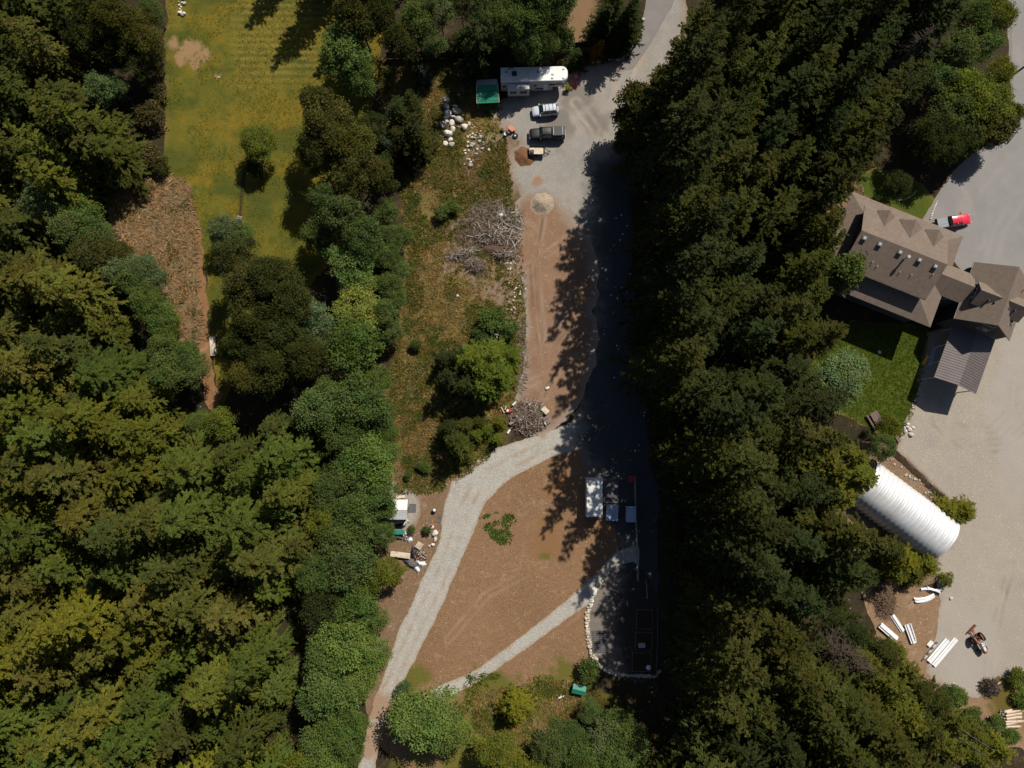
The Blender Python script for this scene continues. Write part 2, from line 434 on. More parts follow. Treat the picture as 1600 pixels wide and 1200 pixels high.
# yard, drives and paths
YARD = [(742,150),(770,165),(880,112),(940,98),(965,97),(985,80),(1000,55),(1030,-30),(1075,-60),(1075,60),(1020,130),(990,230),(985,400),(1000,560),(1015,700),(1025,760),(1030,1060),(1000,1065),(955,1055),(925,1020),(918,960),(925,910),(968,850),(930,770),(905,705),(900,655),(925,560),(930,430),(905,350),(840,330),(800,290),(795,245),(810,222),(775,200)]
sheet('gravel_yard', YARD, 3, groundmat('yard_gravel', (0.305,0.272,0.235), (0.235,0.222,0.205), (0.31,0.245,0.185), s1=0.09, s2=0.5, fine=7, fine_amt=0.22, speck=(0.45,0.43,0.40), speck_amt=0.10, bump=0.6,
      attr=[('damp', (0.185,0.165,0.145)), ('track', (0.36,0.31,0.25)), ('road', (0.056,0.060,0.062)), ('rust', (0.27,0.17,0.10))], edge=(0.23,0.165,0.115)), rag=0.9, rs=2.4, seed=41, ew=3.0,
      extra={'damp': many(blob(905,152,2.5,3), blob(880,200,3,6), blob(930,190,3.5,7)),
             'rust': blob(838,282,.9,9),
             'track': tracks([[(950,110),(952,170),(935,240),(900,300),(870,340)],[(985,110),(960,160),(950,230)],[(900,160),(930,200),(960,250)]], 0.35, 0.8, 3),
             'road': lambda x, y: sstep(-5.0, 2.5, 5*(fbm(x, y, 5, 3, 77)-.5)+sdf(px2([(938,255),(1000,240),(1100,300),(1100,1100),(985,1100),(985,900),(930,720),(905,600),(935,450)]), x, y))})  # road: forest shade over the drive, painted into the gravel as near black
sheet('paved_road', [(1020,-70),(1075,-70),(1050,10),(1012,75),(990,108),(965,112),(985,84),(1003,45)], 4,
      groundmat('road_asphalt', (0.215,0.195,0.185), (0.185,0.172,0.165), None, s2=0.6, fine=9, fine_amt=0.12, bump=0.25, edge=(0.20,0.17,0.15)), rag=0.15, rs=1.5, seed=43)
DIRT = [(800,330),(818,305),(850,296),(905,345),(935,430),(935,560),(905,640),(870,665),(830,680),(800,660),(812,600),(822,520),(818,440),(800,400)]
sheet('dirt_strip', DIRT, 5, groundmat('raked_dirt', (0.250,0.155,0.100), (0.208,0.124,0.076), (0.285,0.192,0.132), s1=0.12, s2=0.7, fine=6, fine_amt=0.25, speck=(0.42,0.38,0.33), speck_amt=0.06, bump=0.8,
      attr=[('track', (0.305,0.22,0.16)), ('rut', (0.15,0.09,0.055))], edge=(0.275,0.235,0.195)), rag=1.9, rs=4.5, seed=44, ew=3.4,
      extra={'track': tracks([[(850,330),(838,400),(842,480),(852,560),(870,620)],[(905,360),(850,400),(820,420)],[(885,480),(850,545),(820,560)],[(890,520),(870,580),(825,600)],[(880,560),(850,620)]], 0.25, 0.55, 6),
             'rut': tracks([[(845,340),(832,420),(838,500),(850,570)],[(895,500),(860,545),(825,570)],[(890,560),(860,600),(830,640)]], 0.2, 0.35, 8)})
FIELD = [(905,685),(860,695),(795,722),(742,770),(722,830),(697,885),(673,945),(636,1028),(604,1085),(585,1160),(640,1200),(830,1200),(870,1120),(905,1065),(920,1020),(915,960),(925,905),(985,850),(1000,780),(960,700)]
sheet('bare_field', FIELD, 2, groundmat('mulch_soil', (0.240,0.142,0.078), (0.192,0.112,0.062), (0.275,0.178,0.104), s1=0.08, s2=1.6, fine=5.0, fine_amt=0.42, speck=(0.42,0.36,0.29), speck_amt=0.05, bump=1.0,
      attr=[('weedy', (0.115,0.105,0.022)), ('track', (0.30,0.205,0.135)), ('rusty', (0.215,0.118,0.055))]), rag=0.3, seed=45,
      extra={'weedy': many(blob(640,1065,2.6,1), blob(850,870,1.0,2), blob(850,1090,4,3), blob(770,1095,4,4), blob(790,1150,5,5), blob(720,1170,6,6), blob(880,1050,2.5,7)),
             'rusty': many(blob(862,845,3.0,5), blob(870,760,2.0,8)),
             'track': tracks([[(815,800),(830,790),(828,830),(820,870)],[(700,1000),(760,930),(850,880)],[(860,990),(900,960)]], 0.22, 0.5, 5)})
PATH1 = [(925,640),(880,665),(840,680),(780,699),(742,720),(708,750),(693,795),(686,850),(660,905),(627,975),(603,1045),(583,1098),(570,1150),(555,1230),(582,1230),(588,1180),(604,1125),(622,1078),(652,1025),(690,950),(716,888),(740,830),(760,782),(800,745),(860,716),(905,700),(960,720),(1010,735),(1015,690),(985,640)]
gpm = groundmat('pale_gravel', (0.375,0.355,0.315), (0.335,0.315,0.28), (0.30,0.285,0.255), s1=0.15, s2=0.8, fine=4.2, fine_amt=0.24, speck=(0.52,0.50,0.46), speck_amt=0.22, bump=0.9,
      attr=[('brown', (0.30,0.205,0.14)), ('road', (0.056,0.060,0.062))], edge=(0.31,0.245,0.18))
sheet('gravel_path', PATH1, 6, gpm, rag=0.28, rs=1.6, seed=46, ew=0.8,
      extra={'brown': many(lambda x, y: .8*tracks([[(905,682),(860,694),(800,722),(750,752),(722,800),(708,850),(685,910),(655,970),(625,1035),(598,1095),(582,1150)]], .3, .75, 12)(x, y), blob(590,1110,2.5,3), blob(578,1160,3.5,3), blob(848,679,0.8,9)),
             'road': lambda x, y: sstep(-4.0, 2.0, 4*(fbm(x, y, 4, 3, 78)-.5)+sdf(px2([(925,600),(1100,600),(1100,800),(930,740),(915,690)]), x, y))})  # road: tree shade on the east end, painted into the path colour
PATH2 = [(998,848),(962,862),(938,890),(905,918),(880,942),(800,1006),(745,1046),(700,1066),(672,1078),(652,1092),(690,1094),(740,1070),(800,1028),(880,972),(918,945),(960,925),(1000,905)]
sheet('garden_path', PATH2, 7, gpm, rag=0.22, rs=1.5, seed=47, ew=0.8,
      extra={'brown': blob(672,1085,1.0,3), 'road': lambda x, y: 0*x})
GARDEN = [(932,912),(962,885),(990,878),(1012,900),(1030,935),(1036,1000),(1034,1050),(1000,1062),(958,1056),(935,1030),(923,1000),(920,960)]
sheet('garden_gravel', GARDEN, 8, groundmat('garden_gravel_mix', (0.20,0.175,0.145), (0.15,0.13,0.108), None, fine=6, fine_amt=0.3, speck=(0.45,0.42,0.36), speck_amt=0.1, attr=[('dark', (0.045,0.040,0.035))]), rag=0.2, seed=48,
      extra={'dark': lambda x, y: sstep(P(950,980).x, P(985,980).x, x+3*(fbm(x, y, 4, 3, 5)-.5))})  # dark: tree shade over the right part, painted into the gravel colour
SLAB = [(605,748),(640,755),(655,775),(658,800),(645,830),(632,835),(600,830)]
sheet('concrete_slab', SLAB, 3, groundmat('slab_concrete', (0.31,0.275,0.235), (0.26,0.235,0.20), (0.34,0.30,0.26), s2=1.2, fine=5, fine_amt=0.2, edge=(0.24,0.16,0.11)), rag=0.4, rs=1.5, seed=49)
DEBRISL = [(600,700),(690,725),(725,745),(706,800),(698,855),(672,910),(640,985),(612,1060),(590,1130),(572,1130),(580,1000),(590,900)]
sheet('litter_soil', DEBRISL, 1, groundmat('litter_brown', (0.20,0.125,0.075), (0.155,0.10,0.06), (0.25,0.18,0.125), s2=1.4, fine=5, fine_amt=0.4, speck=(0.45,0.40,0.34), speck_amt=0.08), rag=1.0, rs=2.5, seed=50)
# right hand property
DRIVE = [(1572,-80),(1740,-80),(1740,480),(1600,500),(1540,480),(1500,420),(1440,345),(1458,318),(1480,275),(1520,240),(1560,215),(1580,170),(1575,60)]
sheet('paved_driveway', DRIVE, 4, groundmat('drive_asphalt', (0.245,0.232,0.222), (0.215,0.205,0.198), (0.265,0.245,0.225), s1=0.05, s2=0.35, fine=8, fine_amt=0.10, bump=0.2,
      attr=[('track', (0.258,0.243,0.23)), ('seam', (0.17,0.16,0.155))], edge=(0.23,0.195,0.165)), rag=0.25, seed=51,
      extra={'track': tracks([[(1600,300),(1560,360),(1545,420),(1560,480)],[(1590,250),(1540,300),(1530,380)]], 0.5, 0.8, 4),
             'seam': lambda x, y: np.exp(-(linedist(px2([(1579,-60),(1579,150)]), x, y)/0.18)**2)})
GDRIVE = [(1540,470),(1740,470),(1740,1060),(1590,1075),(1560,1055),(1530,1090),(1480,1080),(1445,1050),(1462,1000),(1470,940),(1462,900),(1468,872),(1488,808),(1482,784),(1446,748),(1420,722),(1398,703),(1405,690),(1415,655),(1430,620),(1440,560),(1450,520),(1500,500)]
sheet('gravel_driveway', GDRIVE, 5, groundmat('drive_gravel', (0.335,0.288,0.236), (0.298,0.26,0.218), (0.275,0.25,0.222), s1=0.05, s2=0.4, fine=5, fine_amt=0.18, speck=(0.46,0.43,0.39), speck_amt=0.10, bump=0.5,
      attr=[('track', (0.225,0.182,0.140)), ('worn', (0.325,0.295,0.26))], edge=(0.27,0.20,0.145)), rag=0.35, rs=1.4, seed=52, ew=1.6,
      extra={'track': tracks([[(1460,620),(1480,660),(1520,685),(1560,680),(1590,650),(1600,600)],[(1475,640),(1500,670),(1545,675),(1580,640),(1585,590)],[(1450,610),(1465,665),(1510,700),(1565,700),(1610,660)],[(1540,1080),(1545,1030),(1560,960),(1580,880)]], 0.3, 0.5, 7),
             'worn': lambda x, y: .7*sstep(.52,.7,fbm(x, y*.6, 9, 6, 55))})
RDIRT = [(1345,880),(1400,900),(1470,930),(1470,985),(1455,1045),(1500,1075),(1560,1050),(1600,1070),(1740,1060),(1740,1220),(1560,1160),(1500,1120),(1450,1090),(1430,1050),(1375,1010),(1350,930)]
sheet('cleared_dirt', RDIRT, 2, groundmat('cleared_brown', (0.255,0.165,0.10), (0.21,0.13,0.075), (0.30,0.215,0.15), s2=0.9, fine=5, fine_amt=0.35, speck=(0.45,0.40,0.34), speck_amt=0.06,
      attr=[('grass', (0.11,0.085,0.02))]), rag=0.8, rs=2, seed=53, extra={'grass': many(blob(1590,1060,3.5,3), blob(1580,1100,3,4), blob(1480,912,1.5,4))})
LAWN = [(1290,520),(1330,500),(1440,508),(1452,515),(1444,580),(1434,620),(1425,650),(1412,680),(1395,690),(1340,660),(1290,640),(1250,600)]
lm = groundmat('lawn_grass', (0.048,0.075,0.010), (0.075,0.088,0.012), (0.105,0.098,0.014), s1=0.15, s2=0.8, fine=5, fine_amt=0.3, bump=0.8, edge=(0.14,0.105,0.03), patch=(0.55,0.75))
sheet('lawn', LAWN, 3, lm, rag=0.4, seed=54)
sheet('front_lawn', [(1372,262),(1440,285),(1462,315),(1458,335),(1448,350),(1330,300),(1340,270)], 3, lm, rag=0.3, seed=55)
sheet('bank_soil', [(1330,690),(1400,690),(1490,780),(1505,830),(1480,900),(1400,930),(1330,900),(1290,800)], 1, groundmat('bank_brown', (0.21,0.14,0.088), (0.15,0.10,0.06), (0.26,0.19,0.13), s2=1.2, fine=4.5, fine_amt=0.4, speck=(0.4,0.35,0.29), speck_amt=.06), rag=.9, seed=58)
sheet('side_soil', [(1290,330),(1345,290),(1365,330),(1300,430),(1270,460),(1255,420)], 3, groundmat('side_brown', (0.20,0.135,0.075), (0.16,0.105,0.055), None, fine=5, fine_amt=0.3), rag=0.4, seed=56)
# ------------------------------------------------------------------ plants
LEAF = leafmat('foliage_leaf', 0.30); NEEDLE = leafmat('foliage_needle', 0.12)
BARK = mat('bark', (0.085,0.062,0.045), (0.05,0.037,0.028), scale=3, rough=0.95, bump=0.6, bscale=9, stretch=(1,1,0.25))
GREYBARK = mat('grey_bark', (0.19,0.165,0.14), (0.12,0.10,0.085), scale=3, rough=0.95, bump=0.5, bscale=9)
def trunk_mesh(name, H, r, lean=0.0, seed=0, limbs=0, R=3.0, m=None):
    rng = random.Random(seed); mb = MB(); pts = []
    n = 7
    for i in range(n+1):
        t = i/n; pts.append(Vector((lean*t*t*H*0.05+0.08*rng.uniform(-1,1)*t, 0.08*rng.uniform(-1,1)*t, H*t)))
    rings = []
    for i, p in enumerate(pts):
        rr = r*(1-0.93*i/n)*(1.35 if i == 0 else 1.0)
        rings.append([p+Vector((rr*math.cos(2*math.pi*k/8), rr*math.sin(2*math.pi*k/8), 0)) for k in range(8)])
    mb.loft(rings)
    for k in range(limbs):
        a = k*2.4+rng.uniform(-.4,.4); z = H*rng.uniform(0.28, 0.8); q = Vector((0, 0, z)); L = R*rng.uniform(.55,.9)
        e = q+Vector((L*math.cos(a), L*math.sin(a), L*rng.uniform(.35,.9)))
        mid = (q+e)/2+Vector((0, 0, -0.1*L))
        mb.tube(q, mid, r*0.38, r*0.25, 5, False); mb.tube(mid, e, r*0.25, r*0.06, 5, False)
    return mb.mesh(name, m or BARK)
def kites(root, d, ln, wd, nrm):
    """leaf shaped quads: root, direction, length, width, normal arrays"""
    side = np.cross(d, nrm); side /= (np.linalg.norm(side, axis=1, keepdims=True)+1e-9)
    mid = root + d*(ln*0.45)[:, None]
    tip = root + d*ln[:, None]
    tip[:, 2] -= 0.10*ln
    return np.stack([root, mid+side*(wd*.5)[:, None], tip, mid-side*(wd*.5)[:, None]], 1)
def conifer_mesh(name, seed, H, R, z0f=0.14, droop=0.10, lev=0.9, sparse=1.0, twig=1.0, shape=0.7, fan=1.0, kite=0.34):
    """boughs in loose tiers; each bough is a fan of branchlets, each branchlet a row of needle sprays"""
    rng = np.random.RandomState(seed)
    rt, dr, ln, wd, vr = [], [], [], [], []
    z0 = z0f*H; z = z0
    lob = rng.uniform(.72, 1.2, 7)
    def emit(p, d, l, w_, v): rt.append(p); dr.append(d); ln.append(l); wd.append(w_); vr.append(v)
    while z < H*0.975:
        t = (z-z0)/(H-z0)
        Lm = R*((1-t)**shape)+0.25
        nb = 7 if t < .35 else (6 if t < .8 else 4)
        az0 = rng.uniform(0, 6.28)
        for k in range(nb):
            if rng.rand() > sparse: continue
            az = az0+6.283*k/nb+rng.uniform(-.5, .5)
            a_ = (az/6.2832 % 1)*7; lo = lob[int(a_) % 7]*(1-a_ % 1)+lob[(int(a_)+1) % 7]*(a_ % 1)
            L = Lm*rng.uniform(.52, 1.28)*lo; s0 = -0.12+0.95*t*t+rng.uniform(-.16, .16); zb = z+rng.uniform(-.4, .4)*lev
            bv = rng.uniform(-.2, .2); tilt = rng.uniform(-.25, .25)
            ca, sa = math.cos(az), math.sin(az)
            bend = rng.uniform(-.10, .10)
            def finger(p0, an, dz0, l_, v0):
                m = max(2, int(l_/.15)); s_ = l_*(np.arange(m)+.4)/m
                pk = p0 + np.stack([math.cos(an)*s_, math.sin(an)*s_, dz0*s_-.13*s_*s_/max(l_, .6)], 1)
                for sg in (-1, 1):
                    aa = an+sg*rng.uniform(.45, 1.0, m)
                    d = np.stack([np.cos(aa), np.sin(aa), dz0*.6-.12+rng.uniform(-.3, .35, m)], 1); d /= np.linalg.norm(d, axis=1, keepdims=True)
                    l = kite*rng.uniform(.7, 1.15, m)*(1.15-.55*s_/l_)
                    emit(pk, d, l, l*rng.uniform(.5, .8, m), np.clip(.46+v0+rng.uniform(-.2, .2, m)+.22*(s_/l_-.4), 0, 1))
            def axis(r):
                q = r*r/max(L, .6); return np.array([ca*r-sa*bend*q, sa*r+ca*bend*q, zb+s0*r-droop*r*r/max(L*.55, 1.0)])
            # the bough itself in three pieces that follow its droop, then its side fingers
            cuts = [L*.18, L*.5, L*.78, L] if L > 1.2 else [L*.1, L]
            for r0_, r1_ in zip(cuts[:-1], cuts[1:]):
                pa, pb = axis(r0_), axis(r1_); dd = pb-pa; ll = math.hypot(dd[0], dd[1])
                finger(pa, math.atan2(dd[1], dd[0]), dd[2]/max(ll, .05)+.05, max(ll*1.08, .25), bv)
            nf = int(L/0.85*fan)
            for i in range(nf):
                r = L*(.2+.72*(i+rng.uniform(.1, .9))/max(nf, 1)); g = 1 if i % 2 else -1
                fl = min((.45+.40*(L-r)+.12*r)*rng.uniform(.6, 1.25), 1.9*twig)
                finger(axis(r), az+g*rng.uniform(.5, .95), s0*.6-droop*1.2*r/max(L*.55, 1)+tilt*.4, fl, bv+rng.uniform(-.1, .1))
        z += lev*rng.uniform(.7, 1.3)*(0.5+0.6*(1-t))
    emit(np.array([[0, 0, H*.955]]), np.array([[0, 0, 1.0]]), np.array([H*.05]), np.array([.16]), np.array([.7]))
    rt = np.concatenate(rt); dr = np.concatenate(dr); ln = np.concatenate(ln); wd = np.concatenate(wd); vr = np.concatenate(vr)
    nr = np.tile(np.array([[0, 0, 1.0]]), (len(rt), 1)) + rng.normal(0, .40, (len(rt), 3))
    q = kites(rt, dr, ln, wd, nr)
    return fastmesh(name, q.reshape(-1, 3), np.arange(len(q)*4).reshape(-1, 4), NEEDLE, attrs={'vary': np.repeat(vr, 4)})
def leafy_mesh(name, seed, H, R, nclump=46, leaves=170, leaf=0.30, low=0.25, flat=1.0, gap=0.0, crad=0.34):
    """crown of leaf clumps spread through an uneven dome, open between the clumps"""
    rng = np.random.RandomState(seed)
    hc = H*(low+(1-low)*0.5); hz = H*(1-low)*0.5*flat
    rt, dr, ln, wd, vr, nr = [], [], [], [], [], []
    lobes = rng.uniform(.56, 1.18, 9)
    for c in range(nclump):
        u = rng.normal(size=3); u /= np.linalg.norm(u); u[2] = abs(u[2])*1.0 if rng.rand() < .8 else u[2]
        a = (math.atan2(u[1], u[0])/6.2832 % 1)*9; i = int(a); lb = lobes[i % 9]*(1-(a-i))+lobes[(i+1) % 9]*(a-i)
        rad = rng.uniform(.5, 1.0)**0.55
        cc = np.array([u[0]*R*lb*rad*.86, u[1]*R*lb*rad*.86, hc+u[2]*hz*rad*.9])
        cr = R*crad*rng.uniform(.42, 1.25); bv = rng.uniform(-.28, .28)
        n = int(leaves*rng.uniform(.6, 1.2)*(cr/(R*crad))**1.5)+8
        d = rng.normal(size=(n, 3)); d /= np.linalg.norm(d, axis=1, keepdims=True)
        d[:, 2] = np.where(d[:, 2] < -0.3, -d[:, 2], d[:, 2])
        p = cc + d*cr*(rng.uniform(.35, 1.12, n)[:, None])*np.array([1, 1, .75])
        dd = d*0.7 + rng.normal(0, .7, (n, 3)); dd[:, 2] -= 0.15; dd /= np.linalg.norm(dd, axis=1, keepdims=True)
        nn = d*0.8 + np.array([0, 0, .8]) + rng.normal(0, .45, (n, 3))
        rt.append(p); dr.append(dd); ln.append(leaf*rng.uniform(.7, 1.35, n)); wd.append(leaf*rng.uniform(.55, .95, n)); nr.append(nn)
        vr.append(np.clip(.5+bv+rng.uniform(-.3, .3, n), 0, 1))
    rt = np.concatenate(rt); dr = np.concatenate(dr); ln = np.concatenate(ln); wd = np.concatenate(wd); vr = np.concatenate(vr); nr = np.concatenate(nr)
    q = kites(rt, dr, ln, wd, nr)
    return fastmesh(name, q.reshape(-1, 3), np.arange(len(q)*4).reshape(-1, 4), LEAF, attrs={'vary': np.repeat(vr, 4)})
def snag_mesh(name, seed, H, R):
    rng = random.Random(seed); mb = MB(); z = H*.3
    while z < H*.98:
        t = z/H
        for k in range(4):
            a = rng.uniform(0, 6.28); L = R*(1-t)*1.5*rng.uniform(.5, 1)+.3; p = Vector((0, 0, z))
            for s in range(3):
                q = p+Vector((math.cos(a)*L/3, math.sin(a)*L/3, L*(.12-.11*s)))
                mb.tube(p, q, .07*(1-s/3.2), .07*(1-(s+1)/3.2), 4, False); 
                for sd_ in (-1, 1):
                    b = a+sd_*rng.uniform(.5, 1.0); mb.tube(q, q+Vector((math.cos(b)*L*.25, math.sin(b)*L*.25, -.05*L)), .03, .012, 3, False)
                p = q; a += rng.uniform(-.25, .25)
        z += .55
    return mb.mesh(name, BARK)

# kinds: (crown mesh, trunk mesh, height, radius); conifers first
KIND = {}
def addk(k, crown, trunk, H, R): KIND.setdefault(k, []).append((crown, trunk, H, R))
for i in range(4):
    H, R = 26.0, 4.8
    addk('fir', conifer_mesh('fir_crown', 100+i, H, R*(0.92+.06*i), 0.16, 0.05+.025*i, 1.05, shape=.78, fan=1.0, kite=.40), trunk_mesh('fir_trunk', H*.97, .34, 0, i), H, R)
for i in range(4):
    addk('hemlock', conifer_mesh('hemlock_crown', 200+i, 20.0, 5.0, 0.14, 0.09+.03*i, 1.35, twig=1.0, shape=.74, fan=1.1, kite=.42), trunk_mesh('hemlock_trunk', 19.4, .3, 0, 20+i), 20.0, 5.0)
for i in range(3):
    addk('young_fir', conifer_mesh('young_fir_crown', 300+i, 8.0, 2.6, 0.04, 0.05, 0.62, twig=.6, shape=.7, kite=.30, fan=1.3), trunk_mesh('young_fir_trunk', 7.8, .13, 0, 30+i), 8.0, 2.6)
addk('thin_fir', conifer_mesh('thin_fir_crown', 350, 24.0, 4.6, 0.2, 0.10, 1.5, sparse=.85, twig=.6, fan=.8, kite=.32), trunk_mesh('thin_fir_trunk', 23.6, .28, 0, 41), 24.0, 4.6)
for i in range(5):
    addk('alder', leafy_mesh('alder_crown', 400+i, 11.0, 4.4, 78, 135, .26, .20, crad=.25), trunk_mesh('alder_trunk', 9.0, .17, 0, 50+i, 7, 3.6, GREYBARK), 11.0, 4.4)
for i in range(3):
    addk('olive', leafy_mesh('olive_crown', 500+i, 14.0, 5.0, 90, 150, .26, .25, crad=.22), trunk_mesh('olive_trunk', 11.6, .2, 0, 60+i, 8, 4.0), 14.0, 5.0)
for i in range(2):
    addk('maple', leafy_mesh('maple_crown', 600+i, 12.0, 5.0, 80, 110, .42, .25, crad=.24), trunk_mesh('maple_trunk', 9.6, .22, 0, 70+i, 8, 4.0), 12.0, 5.0)
for i in range(3):
    addk('bush', leafy_mesh('bush_crown', 700+i, 2.4, 1.6, 26, 110, .20, .05, crad=.38), trunk_mesh('bush_stem', 1.6, .05, 0, 80+i, 6, 1.2), 2.4, 1.6)
addk('snag', snag_mesh('bare_branches', 5, 22.0, 3.6), trunk_mesh('bare_trunk', 22.0, .26, 0, 90, 0, 3, BARK), 22.0, 3.6)
TINT = {
 'olive': (0.086,0.089,0.016), 'oliveY': (0.126,0.122,0.016), 'oliveD': (0.055,0.060,0.015), 'oliveB': (0.084,0.080,0.018), 'oliveG': (0.066,0.083,0.017),
 'dark': (0.032,0.037,0.012), 'darkY': (0.048,0.050,0.013), 'darkG': (0.029,0.038,0.013), 'blueD': (0.046,0.066,0.040), 'greenfir': (0.085,0.106,0.016),
 'leafD': (0.046,0.053,0.016), 'leafO': (0.070,0.069,0.018), 'leafG': (0.094,0.130,0.033), 'leafB': (0.118,0.164,0.043), 'leafT': (0.112,0.148,0.062),
 'leafY': (0.215,0.225,0.050), 'leafL': (0.125,0.138,0.022), 'rust': (0.20,0.085,0.015), 'leafM': (0.086,0.118,0.034), 'tan': (0.095,0.075,0.030), 'grey': (0.1,0.1,0.08)}
NAMES = {'fir': ('conifer_tree','conifer'), 'hemlock': ('conifer_tree','conifer'), 'young_fir': ('young_conifer','conifer'), 'thin_fir': ('thin_conifer','conifer'),
         'alder': ('leafy_tree','tree'), 'olive': ('leafy_tree','tree'), 'maple': ('maple_tree','tree'), 'bush': ('shrub','shrub'), 'snag': ('bare_tree','tree')}
trng = random.Random(77)
TREES = []                                 # base positions already taken
NT = {'n': 0}
def plant(x, y, H, R, kind, tint, label, group=None):
    crown, trunk, h0, r0 = KIND[kind][NT['n'] % len(KIND[kind])]; NT['n'] += 1
    name, cat = NAMES[kind]
    t = thing(name, label, cat, (x, y, tz(x, y)-0.05), trng.uniform(0, 6.28), group)
    sx, sz = R/r0, H/h0
    c = TINT[tint]; j = trng.uniform(.86, 1.16); c = (c[0]*j*trng.uniform(.92,1.08), c[1]*j, c[2]*j*trng.uniform(.9, 1.15))
    o = inst('trunk', trunk, t); o.scale = (max(.5, sx), max(.5, sx), sz)
    k = inst('branches' if kind == 'snag' else 'crown', crown, t, color=c); k.scale = (sx, sx, sz)
    tl = 0.02 if H > 10 else 0.05
    t.rotation_euler = (trng.gauss(0, tl), trng.gauss(0, tl), t.rotation_euler.z)
    TREES.append((x, y)); return t
def top(u, v, H, R, kind, tint, label, group=None, at=None):
    """(u, v): where the tip of a conifer or the middle of a leafy crown shows in the photo"""
    hh = at if at is not None else (H*0.97 if kind in ('fir','hemlock','young_fir','thin_fir','snag') else H*0.62)
    p = P(u, v, hh); return plant(p.x, p.y, H, R, kind, tint, label, group)
def base(u, v, *a, **k):
    p = P(u, v); return plant(p.x, p.y, *a, **k)

# ---- meadow edge and strips, one by one
top(406,222,6.5,3.9,'olive','leafL','lone yellow green tree standing in the open meadow')
top(398,262,3.0,1.6,'bush','leafD','low dark bush at the foot of the lone meadow tree')
top(545,88,12,5.0,'alder','leafG','bright green leafy tree at the top of the meadow edge')
top(562,122,10,3.6,'alder','leafG','smaller bright green crown just below the bright tree at the meadow top')
top(560,28,15,5.0,'olive','leafO','olive leafy tree behind the bright green tree at the top of the meadow')
gA = 'olive leafy trees on the right edge of the meadow'
for u, v, H, R, c in ((520,200,15,5.6,'leafO'),(498,168,13,3.6,'leafO'),(545,235,14,5.2,'leafO'),(560,275,13,4.4,'leafO'),(500,240,13,4.2,'leafD'),(590,285,11,3.6,'leafO'),(580,205,9,3,'leafD')):
    top(u, v, H, R, 'olive', c, 'tall olive brown leafy tree in the clump on the right edge of the meadow', gA)
gB = 'dark green leafy trees below the olive clump'
for u, v, H, R in ((530,335,12,4.0),(510,318,11,3.2),(500,365,9,3.4),(565,370,11,3.8)):
    top(u, v, H, R, 'alder', 'leafM', 'dark green rounded tree just below the olive clump by the meadow', gB)
top(543,412,9,4.4,'alder','leafB','large bright green rounded tree beside the dark shadow on the meadow')
top(560,446,7,3.6,'alder','leafB','smaller bright green tree directly below the large bright rounded one')
top(562,484,8,4.8,'alder','leafY','pale yellow green tree, the lightest in the middle row')
top(556,540,11,5.4,'alder','leafG','big full green tree right below the pale yellow green one')
top(492,492,10,3.5,'alder','leafT','bluish green slender tree left of the pale yellow green one')
top(498,530,9,3.0,'alder','leafT','second bluish green tree beside the big full green tree')
gC = 'dark olive trees at the lower end of the meadow'
for u, v, H, R in ((372,415,13,4.2),(392,445,14,4.6),(432,440,14,5.0),(462,470,14,4.6),(405,500,14,5.0),(382,540,12,4.0),(450,520,13,4.8),(425,570,13,4.6),(480,560,12,4.4),(392,592,11,4)):
    top(u, v, H, R, 'olive', 'leafD' if (u+v) % 3 else 'leafO', 'dark olive crown in the dense group closing the lower end of the meadow', gC)
top(356,366,7,3.0,'alder','leafT','bluish green small tree beside the slatted plank crossing')
top(385,368,6,2.2,'alder','leafG','little green tree between the bluish one and the dark olive crowns')
gD = 'small dark green trees on the left of the weedy strip'
for u, v, H, R in ((603,335,6,2.6),(618,372,6,2.8),(602,400,7,2.8),(622,420,5,2.2),(612,450,6,2.8),(604,490,7,2.8),(618,468,5,2.2),(600,372,6,2.2),(612,520,5,2.2)):
    top(u, v, H, R, 'alder', 'leafM', 'small dark green tree in the row on the left side of the weedy strip', gD)
gE = 'green leafy trees along the left of the gravel path'
ge_l = 'green leafy tree in the row between the dark conifers and the gravel path'
for u, v, H, R, c in ((500,640,11,4.6,'leafM'),(520,610,9,3.4,'leafG'),(560,630,11,5,'leafG'),(592,648,8,3.4,'leafM'),(585,600,8,3,'leafG'),(535,680,10,4.2,'leafM'),(600,680,6,2.4,'leafG'),
      (575,718,10,5,'leafB'),(603,708,6,2.8,'leafB'),(548,745,9,4.2,'leafM'),(590,765,9,3.6,'leafG'),(520,770,9,3.6,'leafM'),(560,800,10,4.4,'leafM'),(595,830,5.5,2.4,'leafG'),(532,838,10,4.2,'leafM'),(512,810,9,3.4,'leafL'),
      (548,880,11,4.8,'leafM'),(585,893,8,3.2,'leafL'),(612,892,5,2.7,'leafL'),(508,900,10,4.2,'leafM'),(505,945,10,4,'leafD'),(560,940,9,4.2,'leafG'),(585,965,6,2.8,'leafG'),
      (540,1000,10,5.2,'leafB'),(575,1015,7,3.4,'leafB'),(510,1020,10,3.8,'leafG'),(520,1070,10,4.8,'leafB'),(558,1065,7,3.4,'leafB'),(500,1095,9,3.6,'leafM'),(535,1135,9,4.2,'leafG'),(500,1150,9,3.8,'leafG'),(555,1128,6,2.6,'leafG'),(520,1185,9,4,'leafB'),(548,1175,6,2.6,'leafG'),(480,1195,9,3.6,'leafL')):
    top(u, v, H, R, 'alder', c, ge_l, gE)
top(600,793,6,2.5,'alder','leafG','green leafy tree hanging over the left half of the white roofed shed')
top(660,1122,8,5.8,'alder','leafB','large bright green tree between the ends of the two gravel paths')
top(702,1132,7,4.0,'alder','leafB','bright green crown on the right side of the large tree between the path ends')
top(640,1098,5,2.4,'alder','leafB','small bright crown on the upper left of the large tree between the path ends')
top(630,1078,2.6,1.4,'bush','leafT','bluish green shrub where the two gravel paths meet')
top(742,1160,2.4,1.1,'bush','leafY','bright yellow shrub near the bottom edge')
